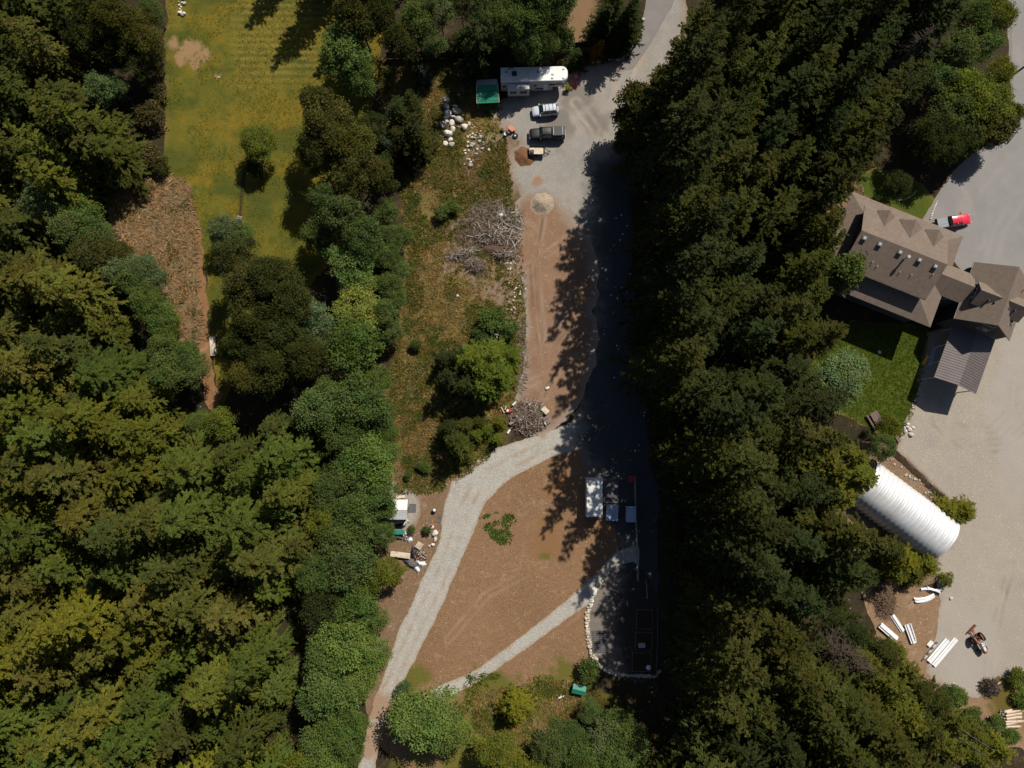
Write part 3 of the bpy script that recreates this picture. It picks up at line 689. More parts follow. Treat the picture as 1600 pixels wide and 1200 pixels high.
top(772,1172,7,3.4,'alder','leafL','yellowish green tree at the bottom edge right of the yellow shrub')
top(795,1192,7,3.4,'alder','leafL','leafy tree cut by the bottom edge beside the little conifer')
top(806,1115,5.5,2.9,'young_fir','oliveY','small bright conifer alone on the bare field near the bottom')
gF = 'leafy trees at the bottom edge right of the bare field'
for u, v, H, R, c in ((865,1165,7,3.6,'leafM'),(890,1148,6,2.8,'leafM'),(905,1180,8,3.6,'leafG'),(942,1150,7,4.0,'leafT'),(968,1130,7,3.0,'leafM'),(960,1180,8,3.6,'leafM'),(850,1200,7,3,'leafL'),(920,1110,4,2.2,'leafM'),(990,1160,8,3.4,'leafM')):
    top(u, v, H, R, 'alder', c, 'leafy tree in the dim green bank at the bottom edge right of the bare field', gF)
top(922,1048,2.8,1.9,'bush','leafM','dark green shrub at the lower left bend of the garden stone border')
# clump of young conifers in the weedy strip
gG = 'young conifers in the clump beside the raked dirt'
for u, v, H, R, c in ((737,560,9,3.4,'greenfir'),(765,548,8,3.2,'greenfir'),(782,580,8,3.2,'greenfir'),(748,600,8,3.0,'greenfir'),(712,556,7,2.4,'dark'),(700,590,8,2.8,'dark'),(725,600,8,2.6,'dark'),(795,552,5,2.4,'greenfir'),(760,575,9,3.2,'greenfir'),(690,560,5,1.8,'dark')):
    top(u, v, H, R, 'young_fir', c, 'young conifer in the dense clump between the weedy strip and the raked dirt', gG)
top(768,505,3.2,2.4,'bush','leafG','green shrub above the clump of young conifers'); top(752,523,2.8,1.8,'bush','leafM','darker shrub touching the top of the young conifer clump')
top(797,515,2.5,1.6,'bush','leafG','green shrub by the white stones along the raked dirt'); top(782,490,2,1.4,'bush','leafM','low shrub among the white stones beside the raked dirt')
gH = 'small conifers above the bend of the gravel path'
for u, v, H, R, c in ((712,688,8,2.9,'darkY'),(700,672,6,2.2,'dark'),(722,706,6,2.2,'olive'),(725,665,5,2.0,'darkY'),(745,680,3.5,1.5,'greenfir'),(762,672,3,1.3,'greenfir'),(776,686,3,1.3,'greenfir'),(748,660,3.2,1.4,'darkY'),(780,662,2.6,1.2,'olive')):
    top(u, v, H, R, 'young_fir', c, 'small conifer in the patch above the bend of the gravel path', gH)
# top middle
gI = 'dark conifers between the meadow and the camper yard'
for u, v, H, R, c in ((642,185,10,3.2,'dark'),(622,200,9,2.8,'dark'),(655,205,8,2.6,'darkY'),(632,225,8,2.6,'dark'),(612,160,8,2.6,'darkG'),(640,150,7,2.2,'dark'),(598,240,7,2.4,'darkG')):
    top(u, v, H, R, 'young_fir', c, 'dark young conifer in the shady group left of the boulders', gI)
top(596,215,5,1.8,'young_fir','blueD','bluish young conifer left of the dark shady group'); top(655,105,5,1.8,'young_fir','blueD','bluish conifer just below the board fence')
top(690,330,2.0,1.4,'bush','leafM','dark weed shrub in the middle of the weedy strip'); top(708,322,1.8,1.2,'bush','leafM','second weed shrub right of the middle of the weedy strip'); top(648,538,1.8,1.1,'bush','leafM','round dark shrub at the left edge of the weedy strip')
top(666,731,1.4,.9,'bush','leafG','small bright weed clump on the litter beside the gravel path'); top(637,743,1.1,.7,'bush','leafG','tiny green clump above the white roofed shed'); top(656,727,1.3,.9,'bush','leafM','little dark clump in the litter above the shed')
top(642,827,1.2,.7,'bush','leafG','small green plant between the junk and the white stones'); top(667,829,1.3,.7,'bush','leafG','yellow green plant left of the white boulders by the path')
gJ = 'trees north of the board fence'
for u, v, H, R, k, c in ((650,40,11,3.6,'alder','leafM'),(688,22,11,3.2,'alder','leafT'),(722,48,7,2.4,'young_fir','dark'),(765,15,12,3.4,'alder','leafM'),(720,10,10,3,'alder','leafD'),(880,62,5,2,'bush','leafG'),(672,62,9,3,'alder','leafM'),(628,70,11,3.4,'alder','leafD'),(600,30,13,4,'olive','leafD'),(742,28,15,3.4,'hemlock','darkG'),(742,55,9,2.8,'young_fir','darkY'),(775,45,12,3.4,'alder','leafM'),
      (800,50,12,3.6,'alder','leafM'),(830,42,12,4,'alder','leafG'),(852,30,11,3.6,'alder','leafM'),(822,66,10,3.2,'alder','leafM'),(848,62,9,3,'alder','leafM'),(795,15,11,3.4,'alder','leafG'),(870,8,8,3,'alder','leafM'),(790,56,9,2.8,'young_fir','dark'),(758,52,7,2.4,'young_fir','dark')):
    top(u, v, H, R, k, c, 'tree in the shady group north of the board fence and the camper', gJ)
top(905,80,4.5,2.0,'young_fir','darkG','dark green young conifer at the board fence right of the camper'); top(934,66,5,1.5,'young_fir','rust','rust coloured dying conifer beside the board fence')
gK = 'dark conifers at the top beside the paved road'
for u, v, H, R in ((950,2,11,3),(975,18,10,2.8),(995,-5,12,3),(965,-20,12,3),(985,40,5,1.8)):
    top(u, v, H, R, 'fir' if H > 9 else 'young_fir', 'dark', 'dark conifer in the group at the top edge left of the paved road', gK)
for u, v, H, R in ((845,58,13,4.2),(868,36,14,4.2),(822,40,13,4.0),(858,66,11,3.4)):
    base(u, v, H, R, 'alder', 'leafM', 'leafy tree just north of the camper dappling its roof with shade', 'leafy trees shading the camper roof')
for u, v, H in ((520,-28,20),(556,-48,22),(480,-75,19),(600,-30,18),(640,-60,18),(700,-50,16),(580,10,17)):
    base(u, v, H, 3.8, 'fir', 'dark', 'tall conifer at the top edge shading the upper meadow', 'tall conifers at the top of the meadow')
# upper left woods
gL = 'leafy trees on the left edge of the meadow'
for u, v, H, R, c in ((150,25,13,4.4,'leafD'),(190,35,14,4.6,'leafO'),(222,62,11,4.2,'leafO'),(205,95,9,3.8,'leafD'),(238,20,7,2.8,'leafM'),(130,60,12,4,'leafD'),(180,70,12,4,'leafD'),(240,95,6,2.8,'leafO')):
    top(u, v, H, R, 'olive', c, 'dark leafy tree in the wood on the upper left edge of the meadow', gL)
top(152,138,9,3.0,'alder','leafT','bluish green tree glowing in the dark upper left wood'); top(180,135,7,2.4,'alder','leafT','small bluish tree right of the glowing one in the upper left wood')
top(234,172,3.4,2.6,'bush','tan','brownish green bramble mound on the left edge of the meadow'); top(245,140,3,2.0,'bush','tan','dry bramble above the brownish green mound'); top(232,240,2.6,2.4,'bush','tan','brown shrub above the bracken slope'); top(250,258,2.2,1.6,'bush','leafO','low green shrub at the meadow edge above the bracken')
for u, v, H, c in ((6,28,20,'oliveB'),(62,145,20,'olive'),(-30,100,20,'oliveD'),(12,205,19,'olive'),(-50,0,21,'oliveD'),(120,215,13,'oliveD'),(-60,190,20,'oliveD'),(60,-25,17,'oliveD'),(30,245,17,'olive'),(150,222,12,'oliveD'),(90,170,16,'oliveD')):
    top(u, v, H, 4.4, 'hemlock', c, 'feathery conifer leaning out of the upper left corner wood', 'feathery conifers in the upper left corner')
def mk_ul(x, y, rng):
    plant(x, y, rng.uniform(13, 20), rng.uniform(4, 5.2), 'hemlock', rng.choice(['oliveD','oliveD','dark','oliveB','darkG']), 'dark feathery conifer filling the upper left corner wood', 'dark conifers of the upper left corner')
UPL = [(0,-20),(150,-20),(140,90),(205,180),(222,255),(150,290),(0,310)]
# left deciduous fringe below the bracken
gM = 'green leafy trees on the fringe below the bracken'
for u, v, H, R, c in ((72,328,9,4.2,'leafT'),(105,322,8,3.4,'leafG'),(132,338,8,3.8,'leafG'),(110,355,9,4,'leafM'),(150,372,8,3.8,'leafM'),(150,395,9,4,'leafO'),(182,400,8,3.2,'leafO'),(185,420,8,3.4,'leafT'),(214,420,7,3.2,'leafT'),(235,440,6,2.8,'leafT'),(205,440,8,3.2,'leafM'),(225,475,8,3.2,'leafG'),(250,500,7,3.2,'leafG'),(268,508,4,2.2,'leafL'),(262,540,8,3.4,'leafM'),(285,555,8,3.4,'leafG'),(300,580,7,3,'leafM'),(270,580,9,3.6,'leafM'),(310,660,5,2.4,'leafG'),(350,660,8,3,'leafL'),(60,300,6,2.6,'leafT')):
    top(u, v, H, R, 'alder', c, 'green leafy tree on the fringe between the left forest and the dry bracken slope', gM)
# right side single trees
gN = 'leafy trees at the top of the shaded drive'
for u, v, H, R in ((998,165,11,4.4),(1015,205,12,4.2),(985,195,8,3.2),(1030,160,12,4),(1020,235,10,3.6),(975,220,6,2.2),(1050,130,12,4)):
    top(u, v, H, R, 'maple', 'leafD' if u > 1010 else 'leafO', 'broad leaved tree bulging over the right edge of the gravel yard', gN)
top(1312,588,6,5.2,'alder','leafT','round bluish green tree on the lawn below the big house'); top(1316,426,11,4.0,'maple','leafG','green maple touching the corner of the big house roof')
gO = 'bright leafy trees by the paved road'
for u, v, H, R, c in ((1505,150,10,5,'leafL'),(1480,175,9,4.2,'leafM'),(1545,165,8,4.2,'leafL'),(1530,195,8,4.2,'leafO'),(1555,205,7,3.6,'leafO'),(1560,110,7,2.8,'leafL'),(1535,75,8,3.6,'leafG'),(1550,25,9,3.6,'leafL'),(1500,85,9,4,'leafM'),(1578,178,5,2.6,'leafO'),(1500,215,8,4,'leafD'),(1465,130,9,3.6,'leafM'),(1470,235,8,3.6,'leafD'),(1520,30,9,4,'leafM'),(1450,205,9,3.6,'leafD')):
    top(u, v, H, R, 'maple' if c == 'leafO' else 'alder', c, 'sunlit leafy tree in the mixed edge beside the paved road on the upper right', gO)
top(1405,287,5,2.4,'alder','leafD','dark round tree on the small front lawn above the big house')
top(1492,798,3.4,2.2,'young_fir','oliveY','bright squat conifer at the mouth of the silver arched hut'); top(1520,800,3.6,2.2,'young_fir','oliveY','second squat conifer on the gravel right of the silver arched hut'); top(1505,812,3.0,1.8,'young_fir','olive','lowest of the squat conifers by the silver arched hut')
gP = 'young conifers below the silver arched hut'
for u, v, H, R, c in ((1432,878,7,2.6,'oliveY'),(1462,888,5,2.4,'oliveY'),(1412,900,6,2.4,'olive'),(1408,865,7,2.4,'darkY'),(1440,905,4,2,'olive')):
    top(u, v, H, R, 'young_fir', c, 'young conifer in the patch just below the silver arched hut', gP)
top(1388,662,5,2.2,'alder','leafL','leafy shrub tree between the slatted bench and the hut'); top(1378,695,6,2.6,'alder','leafM','dark leafy tree beside the upper end of the hut')
gQ = 'green conifers along the lower right clearing'
for u, v, H, R, c in ((1405,1032,8,2.6,'darkY'),(1380,1050,10,3.2,'olive'),(1432,1055,7,2.4,'olive'),(1358,1003,9,2.8,'darkG'),(1452,1085,7,2.6,'darkY'),(1480,1108,7,2.8,'darkY'),(1420,1085,11,3.4,'olive'),(1510,1135,7,2.8,'olive'),(1470,1150,10,3.4,'darkY'),(1545,1160,6,2.6,'olive'),(1500,1175,10,3.4,'olive'),(1440,1130,11,3.6,'olive'),(1575,1185,6,2.8,'oliveY'),(1540,1190,9,3,'olive')):
    top(u, v, H, R, 'young_fir', c, 'green conifer on the edge of the clearing in the lower right', gQ)
for u, v, r in ((1486,1078,1.3),(1500,1092,1.5),(1482,1095,1.6),(1520,1118,1.6),(1560,1132,1.4),(1545,1140,1.5),(1580,1152,1.4),(1592,1062,1.8),(1597,1092,1.6),(1388,1008,1.2),(1404,1014,1.2),(1478,905,1.2)):
    top(u, v, 1.6, r, 'bush', 'leafG' if v > 1075 else 'leafL', 'low green shrub on the rim of the dirt clearing in the lower right', 'shrubs round the lower right clearing')
# ---- the two conifer forests
def inside(p, poly): return float(sdf(poly, np.array([p[0]]), np.array([p[1]]))[0])
def forest(poly, gap, n, maker, seed):
    rng = random.Random(seed); pw = px2(poly)
    xs = [p[0] for p in pw]; ys = [p[1] for p in pw]; k = 0
    for _ in range(n):
        x = rng.uniform(min(xs), max(xs)); y = rng.uniform(min(ys), max(ys))
        if inside((x, y), pw) < 0: continue
        g = gap*rng.uniform(.85, 1.2)
        if any((x-a)**2+(y-b)**2 < g*g for a, b in TREES): continue
        maker(x, y, rng); k += 1
    return k
def zone_name(x, y): return 'upper' if y > 12 else ('middle' if y > -18 else 'lower')
def mk_left(x, y, rng):
    low = y < -20
    c = rng.choice(['oliveY','olive','olive','oliveG','oliveY','oliveD','oliveB','oliveG'] if low else ['oliveD','olive','oliveG','oliveB','oliveD','oliveG'])
    k = rng.choice(['hemlock','hemlock','fir']); H = rng.choice([rng.uniform(9, 14), rng.uniform(14, 22), rng.uniform(14, 22)])
    z = zone_name(x, y)
    plant(x, y, H, rng.uniform(3.2, 4.2) if H < 14 else rng.uniform(4.2, 6.2), k, c, {'upper':'olive conifer packed in the upper part of the big left forest','middle':'olive conifer packed in the middle of the big left forest','lower':'yellowish conifer packed in the lower part of the big left forest'}[z], z+' left forest conifers')
LEFTF = [(-10,310),(40,350),(110,400),(190,480),(250,570),(300,640),(350,690),(455,655),(500,700),(505,800),(480,880),(460,980),(455,1080),(480,1300),(-10,1300)]
forest([(0,-20),(150,-20),(140,90),(205,180),(222,255),(150,290),(0,310)], 4.6, 2500, mk_ul, 15)
nl = forest(LEFTF, 5.0, 9000, mk_left, 5)
def mk_right(x, y, rng):
    z = zone_name(x, y)
    edge = inside((x, y), RW) < 4.0
    H = rng.uniform(28, 34) if edge and x < 36 and y > -30 else rng.uniform(20, 29); k = rng.choice(['fir','fir','fir','hemlock','thin_fir'])
    c = rng.choice(['dark','dark','darkY','darkG'] if y > -25 else ['darkY','oliveD','darkY','dark','darkY'])
    plant(x, y, H, rng.uniform(4.0, 5.6), k, c, {'upper':'dark conifer in the upper part of the tall right forest','middle':'dark conifer in the middle of the tall right forest shading the drive','lower':'dark conifer in the lower part of the tall right forest'}[z], z+' right forest conifers')
RIGHTF = [(1125,-60),(1135,60),(1095,130),(1050,205),(1038,300),(1035,420),(1030,520),(1035,600),(1048,680),(1068,760),(1085,860),(1085,960),(1075,1060),(1030,1110),(1000,1150),(960,1300),(1480,1300),(1370,1110),(1305,1030),(1275,960),(1270,880),(1265,800),(1245,740),(1265,690),(1250,640),(1215,600),(1190,540),(1200,460),(1215,380),(1260,300),(1320,260),(1370,180),(1400,60),(1400,-60)]
RW = px2(RIGHTF)
for u, v, H, R in ((1024,185,33,5.0),(1046,222,32,5),(1018,240,34,5.2),(1016,292,33,5.2),(1040,300,32,5),(1022,350,34,5.2),(1018,405,33,5.2),(1040,420,32,5),(1020,462,34,5.2),(1016,520,33,5),(1008,585,33,5.0),(1040,560,32,5),(1030,620,33,5),(1060,650,33,5.2),(1052,705,31,5),(1095,720,32,5),(1078,765,32,5),(1110,800,33,5),(1084,830,32,5),(1102,848,31,5),(1080,905,30,5),(1120,870,31,5),(1085,970,30,5)):
    base(u, v, H, R, 'fir', 'darkY' if (u+v) % 2 else 'dark', 'very tall dark conifer in the front row of the right forest beside the drive', 'front row of the right forest')
for u, v, H, R in ((1345,705,18,4.2),(1362,748,16,4.6),(1335,775,16,4),(1322,735,18,4.4)):
    top(u, v, H, R, 'fir', 'olive', 'conifer spreading its branches over the upper end of the silver arched hut', 'conifers over the arched hut')
for u, v, H, R in ((1288,398,24,4.6),(1300,452,21,4.2),(1268,468,24,4.6),(1312,505,19,4.0),(1308,335,22,4.4),(1275,520,22,4.4),(1322,372,20,3.6)):
    top(u, v, H, R, 'fir', 'darkY', 'dark conifer reaching the left end of the big house roof', 'conifers at the left end of the house')
snag1 = base(1262,985,20,4.2,'snag','grey','bare brown branched dead tree among the conifers of the lower right forest')
snag2 = base(1352,150,19,3.6,'snag','grey','bare branched dead tree leaning out of the upper right forest')
nr_ = forest(RIGHTF, 5.3, 9000, mk_right, 8)
print('trees', len(TREES), nl, nr_)
# understory in the gaps of the right forest
def mk_under(x, y, rng):
    plant(x, y, rng.uniform(2.5, 5), rng.uniform(1.8, 3), 'alder', rng.choice(['leafD','leafM','leafD']), 'dim leafy understory tree in the deep shade of the tall right forest', 'understory of the right forest')
nu = forest(RIGHTF, 3.0, 420, mk_under, 9)
# ---- uncountable low growth: blades and weeds
def scatter(name, polys, count, blades, size, tints, label_color, seed, avoid=None, clump=None, up=0.8, wide=.12):
    rng = np.random.RandomState(seed); out = []
    V, vr = [], []
    for poly, share in polys:
        pw = px2(poly); xs = [p[0] for p in pw]; ys = [p[1] for p in pw]
        n = int(count*share); x = rng.uniform(min(xs), max(xs), n*3); y = rng.uniform(min(ys), max(ys), n*3)
        ok = sdf(pw, x, y) > 0
        if clump: ok &= fbm(x, y, clump[0], 3, seed) > clump[1]
        x = x[ok][:n]; y = y[ok][:n]
        z = terr(x, y)
        x = np.repeat(x, blades); y = np.repeat(y, blades); z = np.repeat(z, blades); m = len(x)
        a = rng.uniform(0, 6.283, m); el = rng.uniform(.15, 1.1, m)*up
        L = size*rng.uniform(.5, 1.3, m)
        d = np.stack([np.cos(a)*np.cos(el), np.sin(a)*np.cos(el), np.sin(el)], 1)
        root = np.stack([x+rng.normal(0, size*.25, m), y+rng.normal(0, size*.25, m), z], 1)
        nn = np.tile([[0, 0, 1.0]], (m, 1))+rng.normal(0, .4, (m, 3))
        V.append(kites(root, d, L, np.full(m, wide)*rng.uniform(.7, 1.3, m), nn)); vr.append(np.clip(np.repeat(rng.uniform(.25, .75, m//blades), blades)+rng.uniform(-.25, .25, m), 0, 1))
    q = np.concatenate(V); vr = np.concatenate(vr)
    me = fastmesh(name, q.reshape(-1, 3), np.arange(len(q)*4).reshape(-1, 4), LEAF, attrs={'vary': np.repeat(vr, 4)})
    o = bpy.data.objects.new(name, me); COL.objects.link(o); o['kind'] = 'stuff'; o.color = (*label_color, 1); return o
scatter('dry_bracken', [([(168,310),(228,268),(292,290),(302,350),(306,430),(310,530),(298,550),(236,474),(220,412),(180,352)], 1)], 2600, 9, 1.15, None, (0.300,0.195,0.108), 61, up=.32, wide=.17)
scatter('bracken_greens', [(BRACKEN, 1)], 900, 9, .6, None, (0.085,0.080,0.018), 62, clump=(2.0,.55), wide=.16)
WEEDZ = [(SCRUB, .36), ([(590,95),(700,100),(770,150),(720,210),(722,260),(700,330),(690,440),(770,470),(790,520),(822,520),(800,640),(760,720),(690,770),(620,770),(600,640),(625,520),(640,400),(620,250)], .42), ([(722,255),(790,215),(800,300),(740,330),(712,320)], .06), ([(600,640),(680,640),(690,720),(640,740)], .1), ([(740,1080),(900,1060),(960,1100),(880,1130),(840,1200),(740,1180)], .1)]
scatter('weeds', WEEDZ, 7500, 7, .5, None, (0.080,0.098,0.020), 63, clump=(3.2,.50), wide=.15)
scatter('dry_grass', WEEDZ, 15000, 6, .45, None, (0.212,0.146,0.054), 64, clump=(3.5,.30), wide=.09)
scatter('pale_straw', WEEDZ, 5000, 6, .5, None, (0.33,0.235,0.10), 74, clump=(2.4,.50), wide=.08)
scatter('green_weed_patch', [([(752,808),(775,800),(790,806),(800,800),(806,812),(798,832),(802,845),(785,852),(768,840),(757,828)], 1)], 150, 8, .42, None, (0.075,0.115,0.022), 65, clump=(.9,.47), wide=.14)
scatter('pine_litter_sprouts', [([(690,1050),(930,1060),(900,1120),(840,1200),(700,1140)], .6), ([(940,100),(885,70),(1000,40),(1000,60)], .05), ([(870,90),(985,78),(985,90),(880,108)], .35)], 1200, 7, .45, None, (0.085,0.110,0.016), 66, clump=(2.2,.5), wide=.15)
scatter('lawn_tufts', [(LAWN, 1)], 9000, 4, .22, None, (0.075,0.105,0.012), 67, wide=.08)
scatter('meadow_tufts', [(MEADOW, 1)], 14000, 3, .18, None, (0.15,0.125,0.018), 68, clump=(4,.42), wide=.09)
scatter('forest_ferns', [(RIGHTF, .5), (LEFTF, .3), ([(1010,240),(1060,240),(1060,740),(1030,740)], .2)], 5000, 8, .7, None, (0.055,0.075,0.016), 69, wide=.18)
# ------------------------------------------------------------------ buildings
SHING = mat('roof_shingle', (0.182,0.138,0.108), (0.142,0.106,0.083), scale=2.2, rough=0.92, bump=0.5, bscale=14, dirt=(0.185,0.148,0.12), dscale=0.5)
SHSHADE = mat('shaded_shingle', (0.15,0.115,0.095), (0.115,0.09,0.075), scale=2.5, rough=0.92, bump=0.4, bscale=14)  # darkened roof shingle, paints shade on the south slopes of the garage dormers
WALLG = mat('grey_siding', (0.085,0.082,0.080), (0.065,0.063,0.062), scale=0.8, rough=0.85, bump=0.2, bscale=5)
TRIMW = mat('white_trim', (0.55,0.54,0.52), (0.46,0.45,0.43), rough=0.6)
TRIMD = mat('dark_trim', (0.035,0.033,0.032), rough=0.5)
GLASS = mat('window_glass', (0.02,0.024,0.028), (0.03,0.035,0.04), rough=0.08, spec=0.6)
METROOF = mat('ribbed_metal_roof', (0.145,0.122,0.118), (0.125,0.106,0.102), scale=0.6, rough=0.55, metal=0.25)
STRIPM = mat('bright_steel_strip', (0.80,0.80,0.80), (0.72,0.72,0.73), scale=0.8, rough=0.5, metal=0.1)
GALV = mat('galvanised_steel', (0.74,0.74,0.75), (0.65,0.66,0.67), scale=0.8, rough=0.4, metal=0.22, spec=0.5, dirt=(0.56,0.55,0.53), dscale=0.35)
WHITESHEET = mat('white_metal_sheet', (0.72,0.72,0.70), (0.62,0.62,0.60), scale=0.7, rough=0.45, metal=0.1, dirt=(0.5,0.48,0.44), dscale=0.8)
GREYSHEET = mat('grey_metal_sheet', (0.40,0.42,0.44), (0.33,0.345,0.36), scale=0.9, rough=0.5, metal=0.2)
BLUESHEET = mat('blue_grey_sheet', (0.33,0.42,0.56), (0.27,0.35,0.48), scale=0.9, rough=0.5)
WOODG = mat('weathered_wood', (0.30,0.265,0.225), (0.215,0.185,0.155), scale=2.0, rough=0.9, stretch=(1,6,1), bump=0.3)
WOODP = mat('pale_wood', (0.62,0.54,0.42), (0.50,0.42,0.31), scale=1.5, rough=0.8, dirt=(0.36,0.28,0.19), dscale=1.2)
WOODB = mat('brown_wood', (0.17,0.105,0.065), (0.12,0.075,0.048), scale=2.0, rough=0.85)
WOODD = mat('dark_wood', (0.035,0.028,0.022), (0.022,0.018,0.015), scale=2.0, rough=0.9)
GREYPL = mat('deck_grey', (0.115,0.115,0.118), (0.085,0.085,0.09), scale=2, rough=0.85)
RUBBER = mat('rubber', (0.018,0.018,0.018), rough=0.85)
BLACKPL = mat('black_plastic', (0.022,0.023,0.026), (0.035,0.035,0.038), scale=2, rough=0.45)
STEEL = mat('dull_steel', (0.32,0.32,0.33), rough=0.4, metal=0.7)
CHROME = mat('bright_chimney_steel', (0.82,0.82,0.82), rough=0.2, metal=0.9)
ROCKM = mat('pale_rock', (0.70,0.655,0.59), (0.52,0.48,0.43), scale=1.6, rough=0.95, bump=0.6, bscale=7, dirt=(0.31,0.285,0.25), dscale=1.1)
ROCKD = mat('grey_rock', (0.42,0.395,0.365), (0.29,0.27,0.245), scale=1.8, rough=0.95, bump=0.6, bscale=7, dirt=(0.15,0.14,0.12), dscale=1.3)
ROCKT = mat('tan_rock', (0.52,0.44,0.34), (0.38,0.31,0.235), scale=1.8, rough=0.95, bump=0.6, bscale=7)
HC = Vector((60.796, 30.267, 0.0)); HA = math.radians(-22.64)
hz = tz(HC.x, HC.y)
def HL(x, y, z=0.0):
    c, s = math.cos(HA), math.sin(HA); return Vector((HC.x+x*c-y*s, HC.y+x*s+y*c, hz+z))
def ridge_roof(mb, x0, x1, y0, y1, he, hr, axis='x', th=0.16, ridge=None):
    if axis == 'x':
        r = (y0+y1)/2 if ridge is None else ridge
        mb.prism([(x0,y0,he),(x1,y0,he),(x1,r,hr),(x0,r,hr)], th); mb.prism([(x0,r,hr),(x1,r,hr),(x1,y1,he),(x0,y1,he)], th)
    else:
        r = (x0+x1)/2 if ridge is None else ridge
        mb.prism([(x0,y0,he),(r,y0,hr),(r,y1,hr),(x0,y1,he)], th); mb.prism([(r,y0,hr),(x1,y0,he),(x1,y1,he),(r,y1,hr)], th)
    return mb
def window(parent, c, wdt, h, nrm, mull=1):
    """frame with a pane child; nrm: outward direction in the parent's plan"""
    n = Vector((nrm[0], nrm[1], 0)).normalized(); t = Vector((-n.y, n.x, 0)); ang = math.atan2(t.y, t.x)
    fr = MB(); c = Vector(c)
    for s in (-1, 1):
        fr.box(c+t*(s*wdt/2)+n*.03, (.09, .08, h), ang); fr.box(c+Vector((0, 0, s*(h/2+.045)))+n*.03, (wdt+.18, .08, .09), ang)
    for k in range(mull): fr.box(c+t*(wdt*((k+1)/(mull+1)-.5))+n*.03, (.06, .06, h), ang)
    f = fr.build('window', TRIMW, parent)
    MB().box(c+n*.012, (wdt-.09, .02, h), ang).build('pane', GLASS, f)
GUTT = mat('tan_gutter', (0.33,0.29,0.25), (0.16,0.135,0.115), scale=3.2, rough=0.7)
def gutter(mb, a, b): mb.tube(a, b, .06, .06, 5)
# ---- the big house
house = thing('house', 'large house with brown shingle roof, five roof vents and three small dormers', 'house', HC+Vector((0,0,hz)), HA)
MB().box((-.7,0,2.55),(12.9,9.6,5.3)).build('upper_wall', WALLG, house)
MB().box((0,0,1.2),(17.0,13.6,3.1)).build('lower_wall', WALLG, house)
mb = ridge_roof(MB(), -7.7, 6.25, -5.25, 5.35, 5.2, 7.75); rf = mb.build('roof', SHING, house)
g1 = MB(); 
for sx in (-7.12, 5.72): g1.add([(sx,-4.8,5.1),(sx,4.8,5.1),(sx,0.05,7.5),(sx+.1,-4.8,5.1),(sx+.1,4.8,5.1),(sx+.1,.05,7.5)], [(0,1,2),(5,4,3),(0,3,4,1),(1,4,5,2),(2,5,3,0)])
g1.build('gable_wall', WALLG, house)
sk = MB(); o_ = [(-9.5,-8.04,2.8),(9.55,-8.04,2.8),(9.55,8.04,2.8),(-9.5,8.04,2.8)]; i_ = [(-7.15,-4.8,4.15),(5.75,-4.8,4.15),(5.75,4.8,4.15),(-7.15,4.8,4.15)]
for k in range(4): sk.prism([o_[k], o_[(k+1)%4], i_[(k+1)%4], i_[k]], .14)
sk.build('porch_roof', SHING, house)
for x, wd in ((-4.2,3.0),(0.0,3.9),(3.9,3.2)):
    hr = 6.0+wd*.16; dm = MB(); yb = 5.35-(hr-5.2)/0.481
    dm.add([(x-wd/2,5.35,5.25),(x,5.45,hr),(x,yb-.2,hr+.05)], [(0,1,2)]); dm.add([(x+wd/2,5.35,5.25),(x,5.45,hr),(x,yb-.2,hr+.05)], [(0,2,1)])
    d = dm.build('dormer', SHING, rf); d.location.z = 0.02
    MB().add([(x-wd/2+.1,5.3,5.15),(x+wd/2-.1,5.3,5.15),(x,5.32,hr-.1)], [(0,1,2)]).build('dormer_face', WALLG, house)
# small gable over the south west porch
sp = MB(); ridge_roof(sp, -7.4, -4.6, -8.9, -5.2, 2.95, 4.0, 'y'); sp.build('porch_gable', SHING, house)
gt = MB(); 
for a, b in zip(o_, o_[1:]+o_[:1]): gutter(gt, Vector(a)+Vector((0,0,-.06)), Vector(b)+Vector((0,0,-.06)))
gt.build('gutter', GUTT, house)
for y in (-5.3, 5.4): gt = MB(); gutter(gt, (-7.7,y,5.1), (6.25,y,5.1)); gt.build('gutter', GUTT, house)
def slope_z(y): return 7.75-(abs(y-.05))*0.481
vent = MB(); vent.box((0,0,.05),(.62,.62,.3)).box((0,0,.2),(.74,.74,.06)); vm = vent.mesh('roof_vent', TRIMD)
vtop = MB().box((0,0,.24),(.40,.40,.03)).mesh('vent_cap', mat('vent_grey', (0.34,0.335,0.33), rough=.7))
for px_, py_ in ((1356,367),(1380,377),(1412,389.5),(1442.5,402),(1467.5,412)):
    p = P(px_, py_, 8.3+hz); dx, dy = p.x-HC.x, p.y-HC.y; c, s = math.cos(-HA), math.sin(-HA)
    lx, ly = dx*c-dy*s, dx*s+dy*c
    v = inst('roof_vent', vm, house, (lx, -0.75, slope_z(-.75)-.05)); inst('vent_cap', vtop, v)
ch = MB().tube((.1,-1.35,6.9),(.1,-1.35,8.25),.16,.16,12).tube((.1,-1.35,8.25),(.1,-1.35,8.45),.26,.26,12); ch.build('chimney_pipe', CHROME, house)
for lx, ly in ((-3.9,-3.3),(-2.95,-3.6),(.55,-3.2),(2.3,-3.0),(5.05,-1.9)):
    MB().tube((lx,ly,slope_z(ly)-.1),(lx,ly,slope_z(ly)+.3),.07,.07,8).build('plumbing_pipe', STEEL, house)
for x in (-5,-1.5,2.5): window(house, (x,-4.8,4.75), 1.2, .9, (0,-1))
for x in (-6,-2,2,6): window(house, (x,-6.8,1.5), 1.6, 1.2, (0,-1)); window(house, (x,6.8,1.5), 1.6, 1.2, (0,1))
window(house, (-7.14,0,6.2), 1.1, 1.0, (-1,0))
